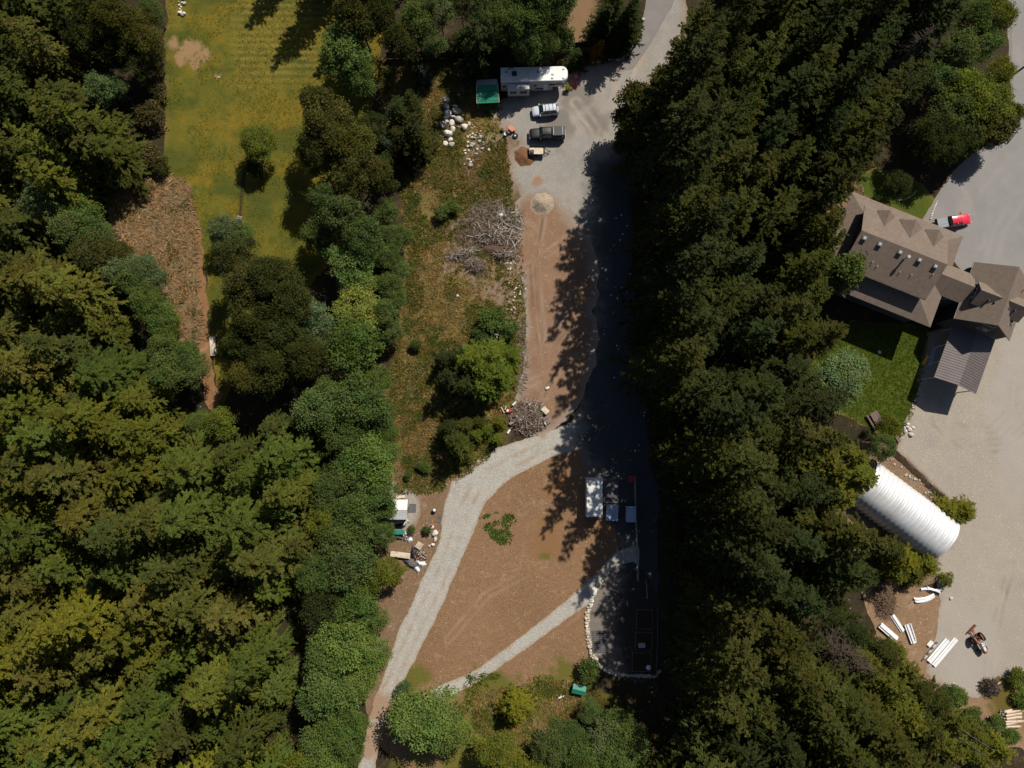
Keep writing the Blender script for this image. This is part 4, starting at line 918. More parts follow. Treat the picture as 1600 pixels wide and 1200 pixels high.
def raise_by(o, dz):
    k = 1-dz/(CAM_H-5.0); o.location = (o.location.x*k, o.location.y*k, o.location.z+dz); o.scale = (k, k, 1)
    MB().box((0,0,-dz/2-.1),SKIRT[o.name]+(dz+.4,)).build('foundation_wall', WALLG, o)
SKIRT = {'house': (16.6,13.2), 'connecting_wing': (5.4,3.8), 'garage': (8.0,8.8)}
raise_by(house, 3.0)
# ---- link between house and garage
lk = thing('connecting_wing', 'low shingle roofed wing joining the large house to the garage', 'building', HL(10.3,0), HA)
MB().box((0,0,1.3),(5.6,4.0,2.9)).build('wall', WALLG, lk); ridge_roof(MB(), -3.2, 2.95, -2.5, 2.5, 2.95, 4.45).build('roof', SHING, lk)
gt = MB(); gutter(gt, (-2.0,-2.55,2.86), (2.1,-2.55,2.86)); gt.build('gutter', GUTT, lk); gt = MB(); gutter(gt, (-.8,2.55,2.86), (2.1,2.55,2.86)); gt.build('gutter', GUTT, lk); window(lk, (.2,-2.0,1.5), 1.2, 1.1, (0,-1)); window(lk, (.2,2.0,1.5), 1.2, 1.1, (0,1))
raise_by(lk, 3.0)
# ---- garage with dormers
ga = thing('garage', 'garage with brown gable roof, dormers on both slopes and two windows in its gable', 'garage', HL(16.3,-1.05), HA)
MB().box((0,0,2.0),(8.2,9.0,4.9)).build('wall', WALLG, ga)
gw = MB()
for y in (-4.5, 4.4): gw.add([(-4.1,y,4.45),(4.1,y,4.45),(0,y,7.72),(-4.1,y+.1,4.45),(4.1,y+.1,4.45),(0,y+.1,7.72)], [(0,1,2),(5,4,3),(0,3,4,1),(1,4,5,2),(2,5,3,0)])
gw.build('gable_wall', WALLG, ga)
grf = ridge_roof(MB(), -4.55, 4.55, -4.95, 4.85, 4.45, 8.05, 'y').build('roof', SHING, ga)
for s in (-1, 1):
    d = MB(); yc = -.55
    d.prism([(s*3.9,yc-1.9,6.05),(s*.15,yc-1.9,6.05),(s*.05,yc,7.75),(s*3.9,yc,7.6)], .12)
    dd = d.build('dormer_roof', SHSHADE, grf)
    MB().prism([(s*3.9,yc,7.6),(s*.05,yc,7.75),(s*.15,yc+1.9,6.05),(s*3.9,yc+1.9,6.05)], .12).build('dormer_roof', SHING, grf)
    MB().box((s*2.2,yc,5.6),(3.0,3.2,.95)).add([(s*3.7,yc-1.6,6.0),(s*3.7,yc+1.6,6.0),(s*3.7,yc,7.4)], [(0,1,2)]).build('dormer_wall', WALLG, ga)
    window(ga, (s*3.71,yc,5.75), 1.5, .6, (s,0)); 
    for q in (1.2, 2.1): MB().tube((s*q,yc-.9,6.7),(s*q,yc-.9,7.35),.13,.13,8).build('vent_pipe', TRIMD, ga)
window(ga, (-.05,-4.5,6.15), 1.5, .95, (0,-1), 2); window(ga, (.55,-4.5,3.9), 1.5, .95, (0,-1), 2)
MB().box((2.2,4.52,1.4),(3.0,.06,2.5)).build('garage_door', TRIMW, ga)
gt = MB(); gutter(gt, (4.6,-4.95,4.38),(4.6,4.85,4.38)); gt.build('gutter', GUTT, ga); gt = MB(); gutter(gt, (-4.6,-4.95,4.38),(-4.6,4.85,4.38)); gt.build('gutter', GUTT, ga)
for q in ((3.0,-3.0),(2.6,-3.4),(3.2,2.8)): MB().tube((q[0],q[1],4.9),(q[0],q[1],6.1),.09,.09,6).build('vent_pipe', STEEL, ga)
raise_by(ga, 1.5)
# ---- carport with ribbed metal roof
cp = thing('carport', 'open carport with ribbed mauve grey metal roof on thin posts below the garage gable', 'carport', HL(16.0,-10.9), HA)
def ribbed(x0, x1, y0, y1, z0, z1, n, axis='x'):
    """thin sheet sloping from z0 (at x0) to z1 (at x1) with raised ribs running down the slope"""
    mb = MB(); mb.prism([(x0,y0,z0),(x1,y0,z1),(x1,y1,z1),(x0,y1,z0)], .05)
    for k in range(n+1):
        y = y0+(y1-y0)*(k+.02)/(n+.04)
        a = Vector((x0,y,z0)); b = Vector((x1,y,z1)); mb.tube(a+Vector((0,0,.012)), b+Vector((0,0,.012)), .035, .035, 4, True, False)
    return mb
m1 = ribbed(-3.5, 0, -4.65, 4.6, 3.3, 4.0, 22); m2 = ribbed(3.45, 0, -4.65, 4.6, 3.3, 4.0, 22)
m1.v += []; m1.build('roof_sheet', METROOF, cp); m2.build('roof_sheet', METROOF, cp)
for sx in (-2.9, 2.9):
    for y in (-4.3, -1.5, 1.4, 4.2):
        ps = MB().box((sx,y,1.6),(.12,.12,3.3)); ps.tube((sx,y,2.5),(sx*.75,y,3.3),.045,.045,5); ps.tube((sx,y,2.5),(sx,y-.7 if y > -4 else y+.7,3.25),.045,.045,5); ps.build('post', TRIMW, cp)
bm_ = MB(); [bm_.box((sx,0,3.22),(.14,9.1,.14)) for sx in (-2.9,2.9)]; [bm_.box((0,y,3.3),(5.9,.1,.14)) for y in (-4.3,-1.5,1.4,4.2)]; bm_.build('beam', TRIMW, cp)
k_ = 1-.8/106.5; cp.location = (cp.location.x*k_, cp.location.y*k_, cp.location.z); cp.scale = (k_, k_, 4.2/3.4)
# ---- arched steel hut
A = P(1443,872,0); B = P(1484,812,0); Cc = P(1322,781,0)
ax = (Vector((Cc.x-A.x, Cc.y-A.y, 0))).normalized(); mid = (A+B)/2; ang = math.atan2(ax.y, ax.x)
hut = thing('arched_hut', 'silver half round hut of corrugated steel beside the gravel drive', 'hut', (mid.x, mid.y, tz(mid.x, mid.y)-.05), ang)
HW, HH, LEN = 3.95, 4.1, 15.4
rings = []; npro = 29
k = 0; nst = 18*8
for i in range(nst+1):
    x = LEN*i/nst; ph = (i % 8)/8*2*math.pi; off = .13*math.copysign(abs(math.cos(ph))**.6, math.cos(ph))
    ring = []
    for j in range(npro):
        t = math.pi*j/(npro-1); zz = math.sin(t)
        ring.append(Vector((x, -(HW+off)*math.cos(t), (HH+off)*zz**.9 - (0.9 if j in (0, npro-1) else 0))))
    rings.append(ring)
sh = MB(); sh.loft(rings, smooth=True, caps=False, closed=False); sh.build('corrugated_shell', GALV, hut)
for x in (0.15, LEN-.15):
    e = [Vector((x, -(HW-.12)*math.cos(math.pi*j/20), (HH-.12)*math.sin(math.pi*j/20)**.9)) for j in range(21)]
    MB().poly(e).build('end_wall', GREYSHEET, hut)
MB().box((.08,0,1.5),(.06,3.0,3.0)).build('door', TRIMD, hut)
rim = MB(); pr = [Vector((-.03, -(HW+.1)*math.cos(math.pi*j/28), (HH+.1)*max(0,math.sin(math.pi*j/28))**.9)) for j in range(29)]; rim.path(pr, .07, 6); rim.build('end_rim', WHITESHEET, hut)
bolts = MB()
for i in range(1, 18):
    for t in (.55, .95, 1.35, 1.8, 2.2): bolts.box((LEN*i/18, -(HW+.1)*math.cos(t), (HH+.1)*math.sin(t)**.9), (.07,.07,.07))
bolts.build('bolt_rows', STEEL, hut)
# ---- small sheds and the container in the middle
def oriented(u0, v0, u1, v1, h=0.0):
    """centre, length and heading between two photo points at height h"""
    a, b = P(u0, v0, h), P(u1, v1, h); c = (a+b)/2; d = b-a
    return Vector((c.x, c.y, tz(c.x, c.y))), math.hypot(d.x, d.y), math.atan2(d.y, d.x)
c, L, r = oriented(929,747,929,807.5,2.5)
ct = thing('shipping_container', 'pale steel shipping container with corrugated roof standing in the tree shade', 'container', c, r)
mb = MB(); 
nw = 30; Wc = 2.45
for s in (-1, 1):
    rr = []
    for i in range(nw*2+1):
        x = -L/2+L*i/(nw*2); y = s*(Wc/2-(.05 if (i//1) % 2 else 0)); rr.append([Vector((x,y,.1)), Vector((x,y,2.5))])
    mb.loft(rr, False, False, False)
mb.box((-L/2+.05,0,1.3),(.1,Wc-.02,2.4)).box((L/2-.05,0,1.3),(.1,Wc-.02,2.4)); mb.build('wall', WHITESHEET, ct)
rr = []
for i in range(nw*4+1):
    x = -L/2+.1+(L-.2)*i/(nw*4); z = 2.52+(.05 if (i//2) % 2 else 0); rr.append([Vector((x,-Wc/2+.06,z)), Vector((x,Wc/2-.06,z))])
MB().loft(rr, False, False, False).build('roof', WHITESHEET, ct)
fr = MB()
for sx in (-1,1):
    fr.box((sx*(L/2-.06),0,2.55),(.14,Wc,.14)); fr.box((0,sx*(Wc/2-.05),2.55),(L-.26,.12,.12)); 
    for sy in (-1,1): fr.box((sx*(L/2-.08),sy*(Wc/2-.08),1.23),(.18,.18,2.46))
fr.build('corner_frame', WHITESHEET, ct); MB().box((L/2+.02,.6,1.3),(.05,1.1,2.2)).box((L/2+.02,-.6,1.3),(.05,1.1,2.2)).build('door', GREYSHEET, ct)
c, L, r = oriented(955,747.5,955,786,.25)
dk = thing('timber_deck', 'low dark grey plank deck beside the pale container', 'deck', c, r)
pl = MB(); [pl.box((-L/2+L*(i+.5)/26,0,.22),(L/26-.02,2.4,.05)) for i in range(26)]; pl.build('planks', GREYPL, dk)
fr = MB(); [fr.box((0,y,.1),(L,.1,.2)) for y in (-1.1,0,1.1)]; fr.build('joists', WOODD, dk)
c, L, r = oriented(957,788.5,956.5,814,1.1)
hb = thing('covered_box', 'pale blue grey box with padded lid at the end of the dark deck', 'box', c, r-.03)
MB().box((0,0,.5),(L-.1,1.75,1.0)).build('body', GREYPL, hb)
lid = MB(); lid.loft([rrect(0,0,L/2,.95,.12,.98), rrect(0,0,L/2,.95,.12,1.08), rrect(0,0,L/2-.06,.89,.12,1.14)], False); lid.box((0,0,1.15),(.04,1.8,.03)); lid.build('lid', BLUESHEET, hb)
c, L, r = oriented(986,791,986,816,1.9)
ls = thing('lean_to_shed', 'small shed with ribbed blue grey metal roof against the fence', 'shed', c, r)
MB().box((0,0,.85),(L-.3,1.25,1.75)).build('wall', WOODG, ls)
mr = MB(); mr.prism([(-L/2,-.75,1.78),(L/2,-.75,1.78),(L/2,.75,1.98),(-L/2,.75,1.98)], .05)
[mr.tube((-L/2+L*(i+.3)/9.6,-.75,1.8),(-L/2+L*(i+.3)/9.6,.75,2.0),.03,.03,4) for i in range(10)]; mr.build('roof', BLUESHEET, ls); MB().box((-.5,-.66,.85),(.75,.06,1.6)).build('door', WOODB, ls)
# white roofed shed on the left
c, L, r = oriented(604,796.5,636.5,796.5,2.5)
ws = thing('metal_roof_shed', 'small shed with white ribbed metal roof half hidden by green trees', 'shed', c, r)
MB().box((0,0,1.1),(L-.4,2.7,2.3)).build('wall', WOODG, ws)
gg = MB(); 
for sx in (-1,1): gg.add([(sx*(L/2-.22),-1.35,2.25),(sx*(L/2-.22),1.35,2.25),(sx*(L/2-.22),0,2.78)], [(0,1,2)] if sx > 0 else [(2,1,0)])
gg.build('gable_wall', WOODG, ws)
for s, nm in ((1,'roof_sheet'),(-1,'roof_sheet')):
    q = MB(); q.prism([(-L/2,s*1.55,2.2),(L/2,s*1.55,2.2),(L/2,0,2.85),(-L/2,0,2.85)], .05)
    for i in range(15): x = -L/2+.05+(L-.1)*i/14; q.tube((x,s*1.55,2.22),(x,0,2.87),.028,.028,4)
    q.build(nm, WHITESHEET, ws)
MB().box((L/2-.18,-.2,1.0),(.06,.85,1.95)).build('door', WOODB, ws)
c, L, r = oriented(639.5,794,650,794,.05)
tag(MB().box((0,0,.05),(1.05,1.35,.07)).build('doormat', GREYPL, loc=c), 'dark grey square mat on the concrete beside the white roofed shed', 'mat')
# green roofed shelter beside the camper
c, L, r = oriented(744,142,779,141,2.4)
GREENR = mat('green_roof', (0.014,0.23,0.13), (0.010,0.175,0.10), scale=1.2, rough=0.6, dirt=(0.03,0.15,0.09), dscale=1.0)
gs = thing('garden_shelter', 'shelter with bright green roof standing left of the camper', 'shelter', c, r+.02)
q = MB(); q.prism([(-L/2,-1.95,2.15),(L/2,-1.95,2.15),(L/2-.1,.85,2.85),(-L/2+.1,.85,2.85)], .04)
for i in range(4): z = 2.15+.7*(i+.5)/4; y = -1.95+2.8*(i+.5)/4; q.tube((-L/2+.05,y,z+.01),(L/2-.05,y,z+.01),.035,.035,4)
q.build('roof_sheet', GREENR, gs)
q = MB(); q.prism([(-L/2+.1,.85,2.85),(L/2-.1,.85,2.85),(L/2-.2,2.1,2.2),(-L/2+.2,2.1,2.2)], .04); q.build('roof_back', GREYSHEET, gs)
for sx in (-1,1):
    for y in (-1.8,1.9): MB().box((sx*(L/2-.15),y,1.08),(.1,.1,2.16)).build('post', WOODG, gs)
tr = MB(); [tr.tube((sx*(L/2),-1.95,2.18),(sx*(L/2-.1),.85,2.88),.05,.05,5) for sx in (-1,1)]; tr.build('edge_trim', WOODP, gs)
# little green roofed hut
c, L, r = oriented(894.5,1075,914.5,1080,.9)
GR2 = mat('hut_green', (0.025,0.21,0.14), (0.02,0.17,0.115), rough=0.55)
gh = thing('animal_hut', 'little hut with plain green roof on the bare ground', 'hut', c, r)
MB().box((0,0,.45),(L-.25,1.15,.95)).build('wall', WOODG, gh)
q = MB(); q.prism([(-L/2,-.72,.88),(L/2,-.72,.88),(L/2,.02,1.22),(-L/2,.02,1.22)], .05); q.prism([(-L/2,.02,1.22),(L/2,.02,1.22),(L/2,.72,.92),(-L/2,.72,.92)], .05); q.build('roof', GR2, gh)
MB().box((0,-.59,.38),(.6,.04,.7)).build('doorway', TRIMD, gh)
# ------------------------------------------------------------------ fences
def fence(name, label, pts, h, m, sp=2.4, boards=True, cat='fence', rail=.09):
    p0 = G(*pts[0]); t = thing(name, label, cat, p0)
    k = 0
    for (a, b) in zip(pts[:-1], pts[1:]):
        A_, B_ = G(*a), G(*b); d = B_-A_; L = math.hypot(d.x, d.y); n = max(1, round(L/sp)); an = math.atan2(d.y, d.x)
        for i in range(n+1):
            if i == 0 and k: continue
            q = A_+d*(i/n)-p0; MB().box((q.x, q.y, q.z+h/2), (.11, .11, h+.12), an).build('post', m, t)
        for i in range(n):
            q = A_+d*((i+.5)/n)-p0; mb = MB(); seg = L/n-.12
            if boards:
                nb = int(seg/.16)
                for j in range(nb):
                    o = -seg/2+seg*(j+.5)/nb; mb.box((q.x+o*math.cos(an), q.y+o*math.sin(an), q.z+h/2+.04+.03*math.sin(j*7.1+i)), (seg/nb-.012, .03, h-.1), an)
                mb.build('board_panel', m, t)
            else:
                for zz in (.45, h-.1): mb.box((q.x, q.y, q.z+zz), (seg+.12, rail*.6, rail), an)
                mb.build('rail', m, t)
        k += 1
    return t
fence('board_fence', 'long dark board fence above the camper yard', [(606,92),(700,91),(800,88),(880,79),(940,71),(983,67)], 1.9, WOODD)
fence('rail_fence', 'thin pale rail fence running down the shaded ground right of the container', [(990,745),(992,816),(994,860),(995,905)], 1.5, mat('grey_rail', (0.27,0.28,0.29), rough=0.7), boards=False, rail=.14)
fence('low_garden_fence', 'low dark fence along the right side of the garden beds', [(1026,950),(1026,1000),(1024,1052)], .9, WOODB, boards=False)
fence('wire_fence', 'thin post fence along the left of the camper yard shade', [(655,150),(663,130),(668,108)], 1.4, WOODG, boards=False, rail=.04)
# raised garden beds
def bed(pts, label):
    p0 = G(*pts[0]); t = thing('raised_bed', label, 'garden bed', p0, 0, 'raised beds in the shaded garden')
    P_ = [G(*p)-p0 for p in pts]
    for a, b in zip(P_, P_[1:]+P_[:1]):
        d = b-a; an = math.atan2(d.y, d.x); c = (a+b)/2; MB().box((c.x,c.y,c.z+.2),(math.hypot(d.x,d.y)+.08,.10,.42),an).build('side_board', WOODB, t)
    MB().prism([p+Vector((0,0,.3)) for p in P_], .25).build('bed_soil', mat('bed_soil', (0.045,0.030,0.020), (0.03,0.02,0.014), scale=4, rough=1, bump=1, bscale=9), t)
bed([(995,952),(1019,952),(1019,982),(994,982)], 'uppermost raised timber bed in the shaded garden'); bed([(993,987),(1019,987),(1018,1015),(992,1015)], 'middle raised timber bed in the shaded garden holding a pale box'); bed([(988,1019),(1017,1019),(1016,1048),(987,1048)], 'lowest raised timber bed in the shaded garden beside the white ball')
bx = G(1001.5,1006.5,.3); q = tag(MB().box((0,0,.22),(1.0,.6,.42)).box((0,0,.45),(1.06,.66,.06)).build('storage_box', GREYSHEET, loc=bx), 'pale grey box inside the middle garden bed', 'box')
q = thing('garden_globe', 'shiny pale ball at the corner of the lowest garden bed', 'ball', G(1012,1041)); MB().ball((0,0,.75),.42,16,10).build('globe', mat('globe_glaze', (0.62,0.66,0.70), rough=0.15), q); MB().tube((0,0,0),(0,0,.4),.16,.10,10).build('stand', STEEL, q)
c = G(937,1002); sl_ = thing('slatted_pallet_floor', 'dark slatted timber floor on the garden gravel behind the stone border', 'pallet', c, .05); q = MB(); [q.box((0,-1.6+.29*i,.12),(2.3,.16,.05)) for i in range(12)]; q.build('slats', GREYPL, sl_); q = MB(); [q.box((x,0,.045),(.1,3.3,.09)) for x in (-.95,0,.95)]; q.build('bearers', WOODD, sl_)
tag(MB().path([(0,0,1.2),(0,0,0)],.05).path([G(1008,910)-G(1009,933)+Vector((0,0,1.2)),(0,0,1.2)],.06).path([G(1008,910)-G(1009,933)+Vector((0,0,1.2)),G(1008,910)-G(1009,933)],.05).build('garden_rail', mat('grey_rail',(0,0,0)), loc=G(1009,933)), 'short pale rail at the upper end of the garden', 'rail')
tag(MB().path([(0,0,.9),(0,0,0)],.05).path([(0,0,.9),G(973,880)-G(971,840)+Vector((0,0,.9)),G(973,880)-G(971,840)],.05).build('path_rail', mat('grey_rail',(0,0,0)), loc=G(971,840)), 'pale handrail beside the top of the lower gravel path', 'rail')
# ------------------------------------------------------------------ vehicles
def paint(name, c, rough=.3, coat=.6): return mat(name, c, tuple(x*.9 for x in c), scale=.7, rough=rough, coat=coat, spec=.5)
HEADL = mat('headlight_lens', (0.75,0.76,0.78), rough=.1); TAILL = mat('taillight_lens', (0.42,0.015,0.015), rough=.2)
CARGLASS = mat('car_glass', (0.012,0.030,0.030), (0.016,0.040,0.038), rough=.06, spec=.6)
def bring(x, w, z0, z1, cr=.05):
    return [Vector((x, y, z)) for y, z in ((-w*.86,z0),(-w*.99,z0+.22*(z1-z0)),(-w,z0+.62*(z1-z0)),(-w*.93,z1-.05),(-w*.82,z1),(-w*.4,z1+cr),(w*.4,z1+cr),(w*.82,z1),(w*.93,z1-.05),(w,z0+.62*(z1-z0)),(w*.99,z0+.22*(z1-z0)),(w*.86,z0))]
def wheels(t, xs, y, r, wd=.22, rimm=None):
    for x in xs:
        for s in (-1, 1):
            q = MB(); 
            q.loft([[Vector((x+rr*math.cos(2*math.pi*i/18), s*y+o, r+rr*math.sin(2*math.pi*i/18))) for i in range(18)] for o, rr in ((-wd/2,r*.86),(-wd/2+.04,r),(wd/2-.04,r),(wd/2,r*.86))])
            w_ = q.build('wheel', RUBBER, t)
            q = MB(); q.tube((x,s*(y+wd/2-.03),r),(x,s*(y+wd/2+.012),r),r*.6,r*.55,12); q.build('rim', rimm or STEEL, w_)
def glassbox(t, x0, x1, x2, x3, wb, wt, zb, zt, col, rear=True, name_roof='roof'):
    """cabin: base from x0 (rear) to x3 (front), roof from x1 to x2"""
    b = [(x0,-wb,zb),(x3,-wb,zb),(x3,wb,zb),(x0,wb,zb)]; u = [(x1,-wt,zt),(x2,-wt,zt),(x2,wt,zt),(x1,wt,zt)]
    MB().add([b[1],b[2],u[2],u[1]],[(0,1,2,3)]).build('windshield', CARGLASS, t)
    MB().add([b[3],b[0],u[0],u[3]],[(0,1,2,3)]).build('rear_window', CARGLASS, t)
    for s in (-1, 1):
        MB().add([(x0,s*wb,zb),(x3,s*wb,zb),(x2,s*wt,zt),(x1,s*wt,zt)],[(0,1,2,3) if s < 0 else (3,2,1,0)]).build('side_windows', CARGLASS, t)
    q = MB(); n = 6; rr = []
    for i in range(n+1):
        f = i/n; x = x1-.04+(x2-x1+.08)*f; cr = .05*math.sin(math.pi*min(max(f,.08),.92))
        rr.append([Vector((x,-wt-.02,zt-.03)),Vector((x,-wt*.8,zt+.015+cr*.6)),Vector((x,0,zt+.02+cr)),Vector((x,wt*.8,zt+.015+cr*.6)),Vector((x,wt+.02,zt-.03))])
    q.loft(rr, True, True, True); q.build(name_roof, col, t)
    for s in (-1, 1):
        xm = (x1+x2)/2
        for xa, xb, th_ in ((x3+.01,x2,.045),(x0,x1,.06),(xm,xm,.05)): MB().tube((xa,s*(wb+.01),zb),(xb,s*(wt+.01),zt),th_,th_,5).build('pillar', col, t)
def lights(t, xf, xr, w, zf, zr, fw=.32):
    for s in (-1, 1):
        MB().box((xf,s*w,zf),(.14,fw,.16)).build('headlight', HEADL, t, .02); MB().box((xr,s*(w+.04),zr),(.12,.18,.34)).build('taillight', TAILL, t, .02)
def mirrors(t, x, w, z, col):
    for s in (-1, 1): MB().box((x,s*(w+.14),z),(.14,.26,.17)).build('mirror', col, t, .03)
def place(u, v, h, a, b):
    p = P(u, v, h); return Vector((p.x, p.y, tz(p.x, p.y))), heading(a, b)
# silver SUV
SILV = paint('silver_paint', (0.56,0.59,0.65))
loc, r = place(852,171,1.0,(873,169.5),(833,173.5))
suv = thing('suv', 'silver suv with roof bars parked on the gravel below the camper', 'suv', loc, r)
MB().loft([bring(x,w_,.32,z,c) for x,w_,z,c in ((-2.22,.74,.85,.02),(-2.16,.84,1.0,.02),(-1.6,.9,1.02,.01),(.9,.9,1.0,.01),(1.1,.89,.98,.05),(1.7,.86,.90,.06),(2.05,.78,.80,.05),(2.2,.62,.66,.03))]).build('body', SILV, suv)
glassbox(suv, -2.05,-1.75,.35,1.12,.80,.64,.98,1.62,SILV)
q = MB(); [q.box((x,0,1.70),(.06,1.3,.04)) for x in (-1.25,-.6,.0)]; [q.box((-.65,s*.62,1.69),(1.9,.05,.05)) for s in (-1,1)]; q.build('roof_bars', TRIMD, suv)
lights(suv, 2.02,-2.17,.58,.72,1.0); mirrors(suv,.95,.84,1.05,SILV); wheels(suv,(-1.3,1.35),.80,.34)
q = MB().box((2.14,0,.48),(.16,1.5,.26)).box((-2.18,0,.52),(.14,1.6,.28)); q.build('bumper', TRIMD, suv, .04)
# black pickup with canopy
BLK = paint('black_paint', (0.007,0.008,0.012), .5, .05)
loc, r = place(855,208,1.0,(884,207.5),(826,208.5))
pk = thing('pickup_truck', 'black pickup truck with canopy parked beside the flat utility trailer', 'pickup truck', loc, r)
MB().loft([bring(x,w_,.45,z,c) for x,w_,z,c in ((-2.95,.88,1.12,.0),(-2.9,.94,1.16,.0),(1.1,.94,1.16,.0),(1.3,.93,1.14,.05),(2.4,.90,1.08,.06),(2.8,.86,1.0,.05),(2.93,.72,.86,.03))]).build('body', BLK, pk)
glassbox(pk, -.75,-.6,.75,1.38,.86,.70,1.14,1.80,BLK)
q = MB(); q.loft([rrect(-1.85,0,1.08,.88,.1,1.14), rrect(-1.85,0,1.06,.80,.1,1.70), rrect(-1.85,0,1.0,.74,.1,1.78)]); cn = q.build('canopy', BLK, pk)
for s in (-1,1): MB().box((-1.85,s*.865,1.40),(1.6,.03,.34)).build('canopy_window', CARGLASS, cn)
q = MB(); [q.box((x,0,1.83),(.07,1.3,.05)) for x in (-2.5,-1.0)]; q.build('roof_rack', STEEL, pk)
lights(pk, 2.80,-2.93,.62,.86,.95); mirrors(pk,1.15,.95,1.25,BLK); wheels(pk,(-1.9,1.85),.84,.39); MB().box((2.92,0,.6),(.18,1.7,.28)).box((-3.0,0,.62),(.16,1.7,.22)).build('bumper', CHROME, pk, .03)
# red pickup
RED = paint('red_paint', (0.62,0.018,0.045), .25, .8)
loc, r = place(1491,345,1.0,(1461,350),(1521,340))
rp = thing('pickup_truck', 'red pickup truck with flat grey bed cover on the paved driveway', 'pickup truck', loc, r)
MB().loft([bring(x,w_,.42,z,c) for x,w_,z,c in ((-2.85,.86,1.05,.0),(-2.8,.91,1.08,.0),(1.0,.91,1.08,.0),(1.25,.90,1.06,.05),(2.2,.87,1.0,.06),(2.65,.82,.92,.05),(2.82,.66,.78,.03))]).build('body', RED, rp)
glassbox(rp, -.95,-.7,.75,1.32,.83,.68,1.06,1.72,RED)
MB().loft([rrect(-1.92,0,.92,.80,.08,1.07), rrect(-1.92,0,.92,.80,.08,1.13)], False).build('bed_cover', mat('tonneau_grey', (0.23,0.25,0.28), (0.19,0.21,0.235), rough=.6), rp)
MB().box((-.98,0,1.1),(.14,1.6,.16)).build('bed_gap', BLACKPL, rp); MB().box((-2.86,0,.8),(.06,1.5,.5)).build('tailgate', BLACKPL, rp)
lights(rp, 2.70,-2.83,.6,.78,.85); mirrors(rp,1.1,.90,1.2,TRIMD); wheels(rp,(-1.8,1.8),.80,.37); MB().box((2.82,0,.52),(.16,1.6,.24)).build('bumper', TRIMD, rp, .03)
# fifth wheel camper
loc, r = place(835,116,3.4,(783,128.5),(884,126.3))
WHP = paint('camper_white', (0.74,0.74,0.72), .4, .2); CSIDE = paint('camper_side', (0.46,0.455,0.44), .4, .3)
rv = thing('camper_trailer', 'long white camper trailer with rounded nose parked at the top of the yard', 'camper', loc, r)
def noseplan(z, x0, x1, w_, rr=.95, n=6):
    pts = [Vector((x0,-w_,z))]
    for i in range(n+1): a = -math.pi/2+math.pi/2*i/n; pts.append(Vector((x1-rr+rr*math.cos(a), -w_+rr+rr*math.sin(a), z)))
    for i in range(n+1): a = math.pi/2*i/n; pts.append(Vector((x1-rr+rr*math.cos(a), w_-rr+rr*math.sin(a), z)))
    pts.append(Vector((x0,w_,z))); return pts
MB().loft([noseplan(.65,-5.5,3.1,1.24,.2), noseplan(3.42,-5.5,3.1,1.24,.2)], False).build('body', CSIDE, rv)
MB().loft([noseplan(1.75,2.9,5.05,1.24,.7), noseplan(2.3,2.9,5.4,1.24,.95), noseplan(2.9,2.9,5.5,1.24,1.0), noseplan(3.42,2.9,5.4,1.22,1.0)], True).build('nose', WHP, rv)
MB().loft([noseplan(3.40,-5.54,5.44,1.27,1.0), noseplan(3.50,-5.54,5.46,1.27,1.0), noseplan(3.58,-5.46,5.30,1.15,.95)], True).build('roof', mat('roof_membrane', (0.78,0.78,0.77), (0.68,0.68,0.67), scale=.9, rough=.6, dirt=(0.60,0.59,0.57), dscale=.6), rv)
MB().loft([rrect(-2.65,-1.80,1.8,.52,.08,.95), rrect(-2.65,-1.80,1.8,.52,.08,3.05), rrect(-2.65,-1.80,1.76,.48,.08,3.1)], False).build('slide_out', CSIDE, rv)
for x, z, w_, h in ((-3.5,2.2,1.1,.7),(-1.8,2.2,1.2,.8)): window(rv, (x,-2.32,z), w_, h, (0,-1))
for x, z, w_, h in ((-5.0,2.2,.6,.7),(.15,2.3,.5,.5),(4.0,2.75,.9,.35)): window(rv, (x,-1.245,z), w_, h, (0,-1), 0)
MB().box((1.9,-1.25,1.55),(.72,.04,1.75)).build('door', WHP, rv); MB().box((3.6,-1.26,2.45),(2.4,.02,.42)).box((.9,-1.255,1.2),(1.4,.02,.35)).build('side_stripe', TRIMD, rv)
MB().loft([rrect(-3.3,.1,.42,.40,.12,3.55), rrect(-3.3,.1,.36,.34,.12,3.82)]).build('air_conditioner', BLACKPL, rv)
for x, y in ((3.0,-.1),(2.9,-.75),(-4.6,.4),(.6,.3),(4.8,.75),(4.75,-.8)): MB().loft([rrect(x,y,.2,.17,.05,3.57), rrect(x,y,.17,.14,.05,3.70)]).build('roof_vent', STEEL, rv)
q = MB(); [q.box((.2,-1.5-.28*i,.62-.2*i),(.75,.28,.04)) for i in range(3)]; q.build('steps', STEEL, rv)
wheels(rv, (-2.3,-1.4), 1.1, .38); q = MB(); q.tube((3.6,-.9,.05),(3.6,-.9,1.8),.06).tube((3.6,.9,.05),(3.6,.9,1.8),.06); q.build('landing_leg', STEEL, rv)
MB().box((4.2,0,1.45),(.7,.4,.6)).build('hitch_box', BLACKPL, rv)
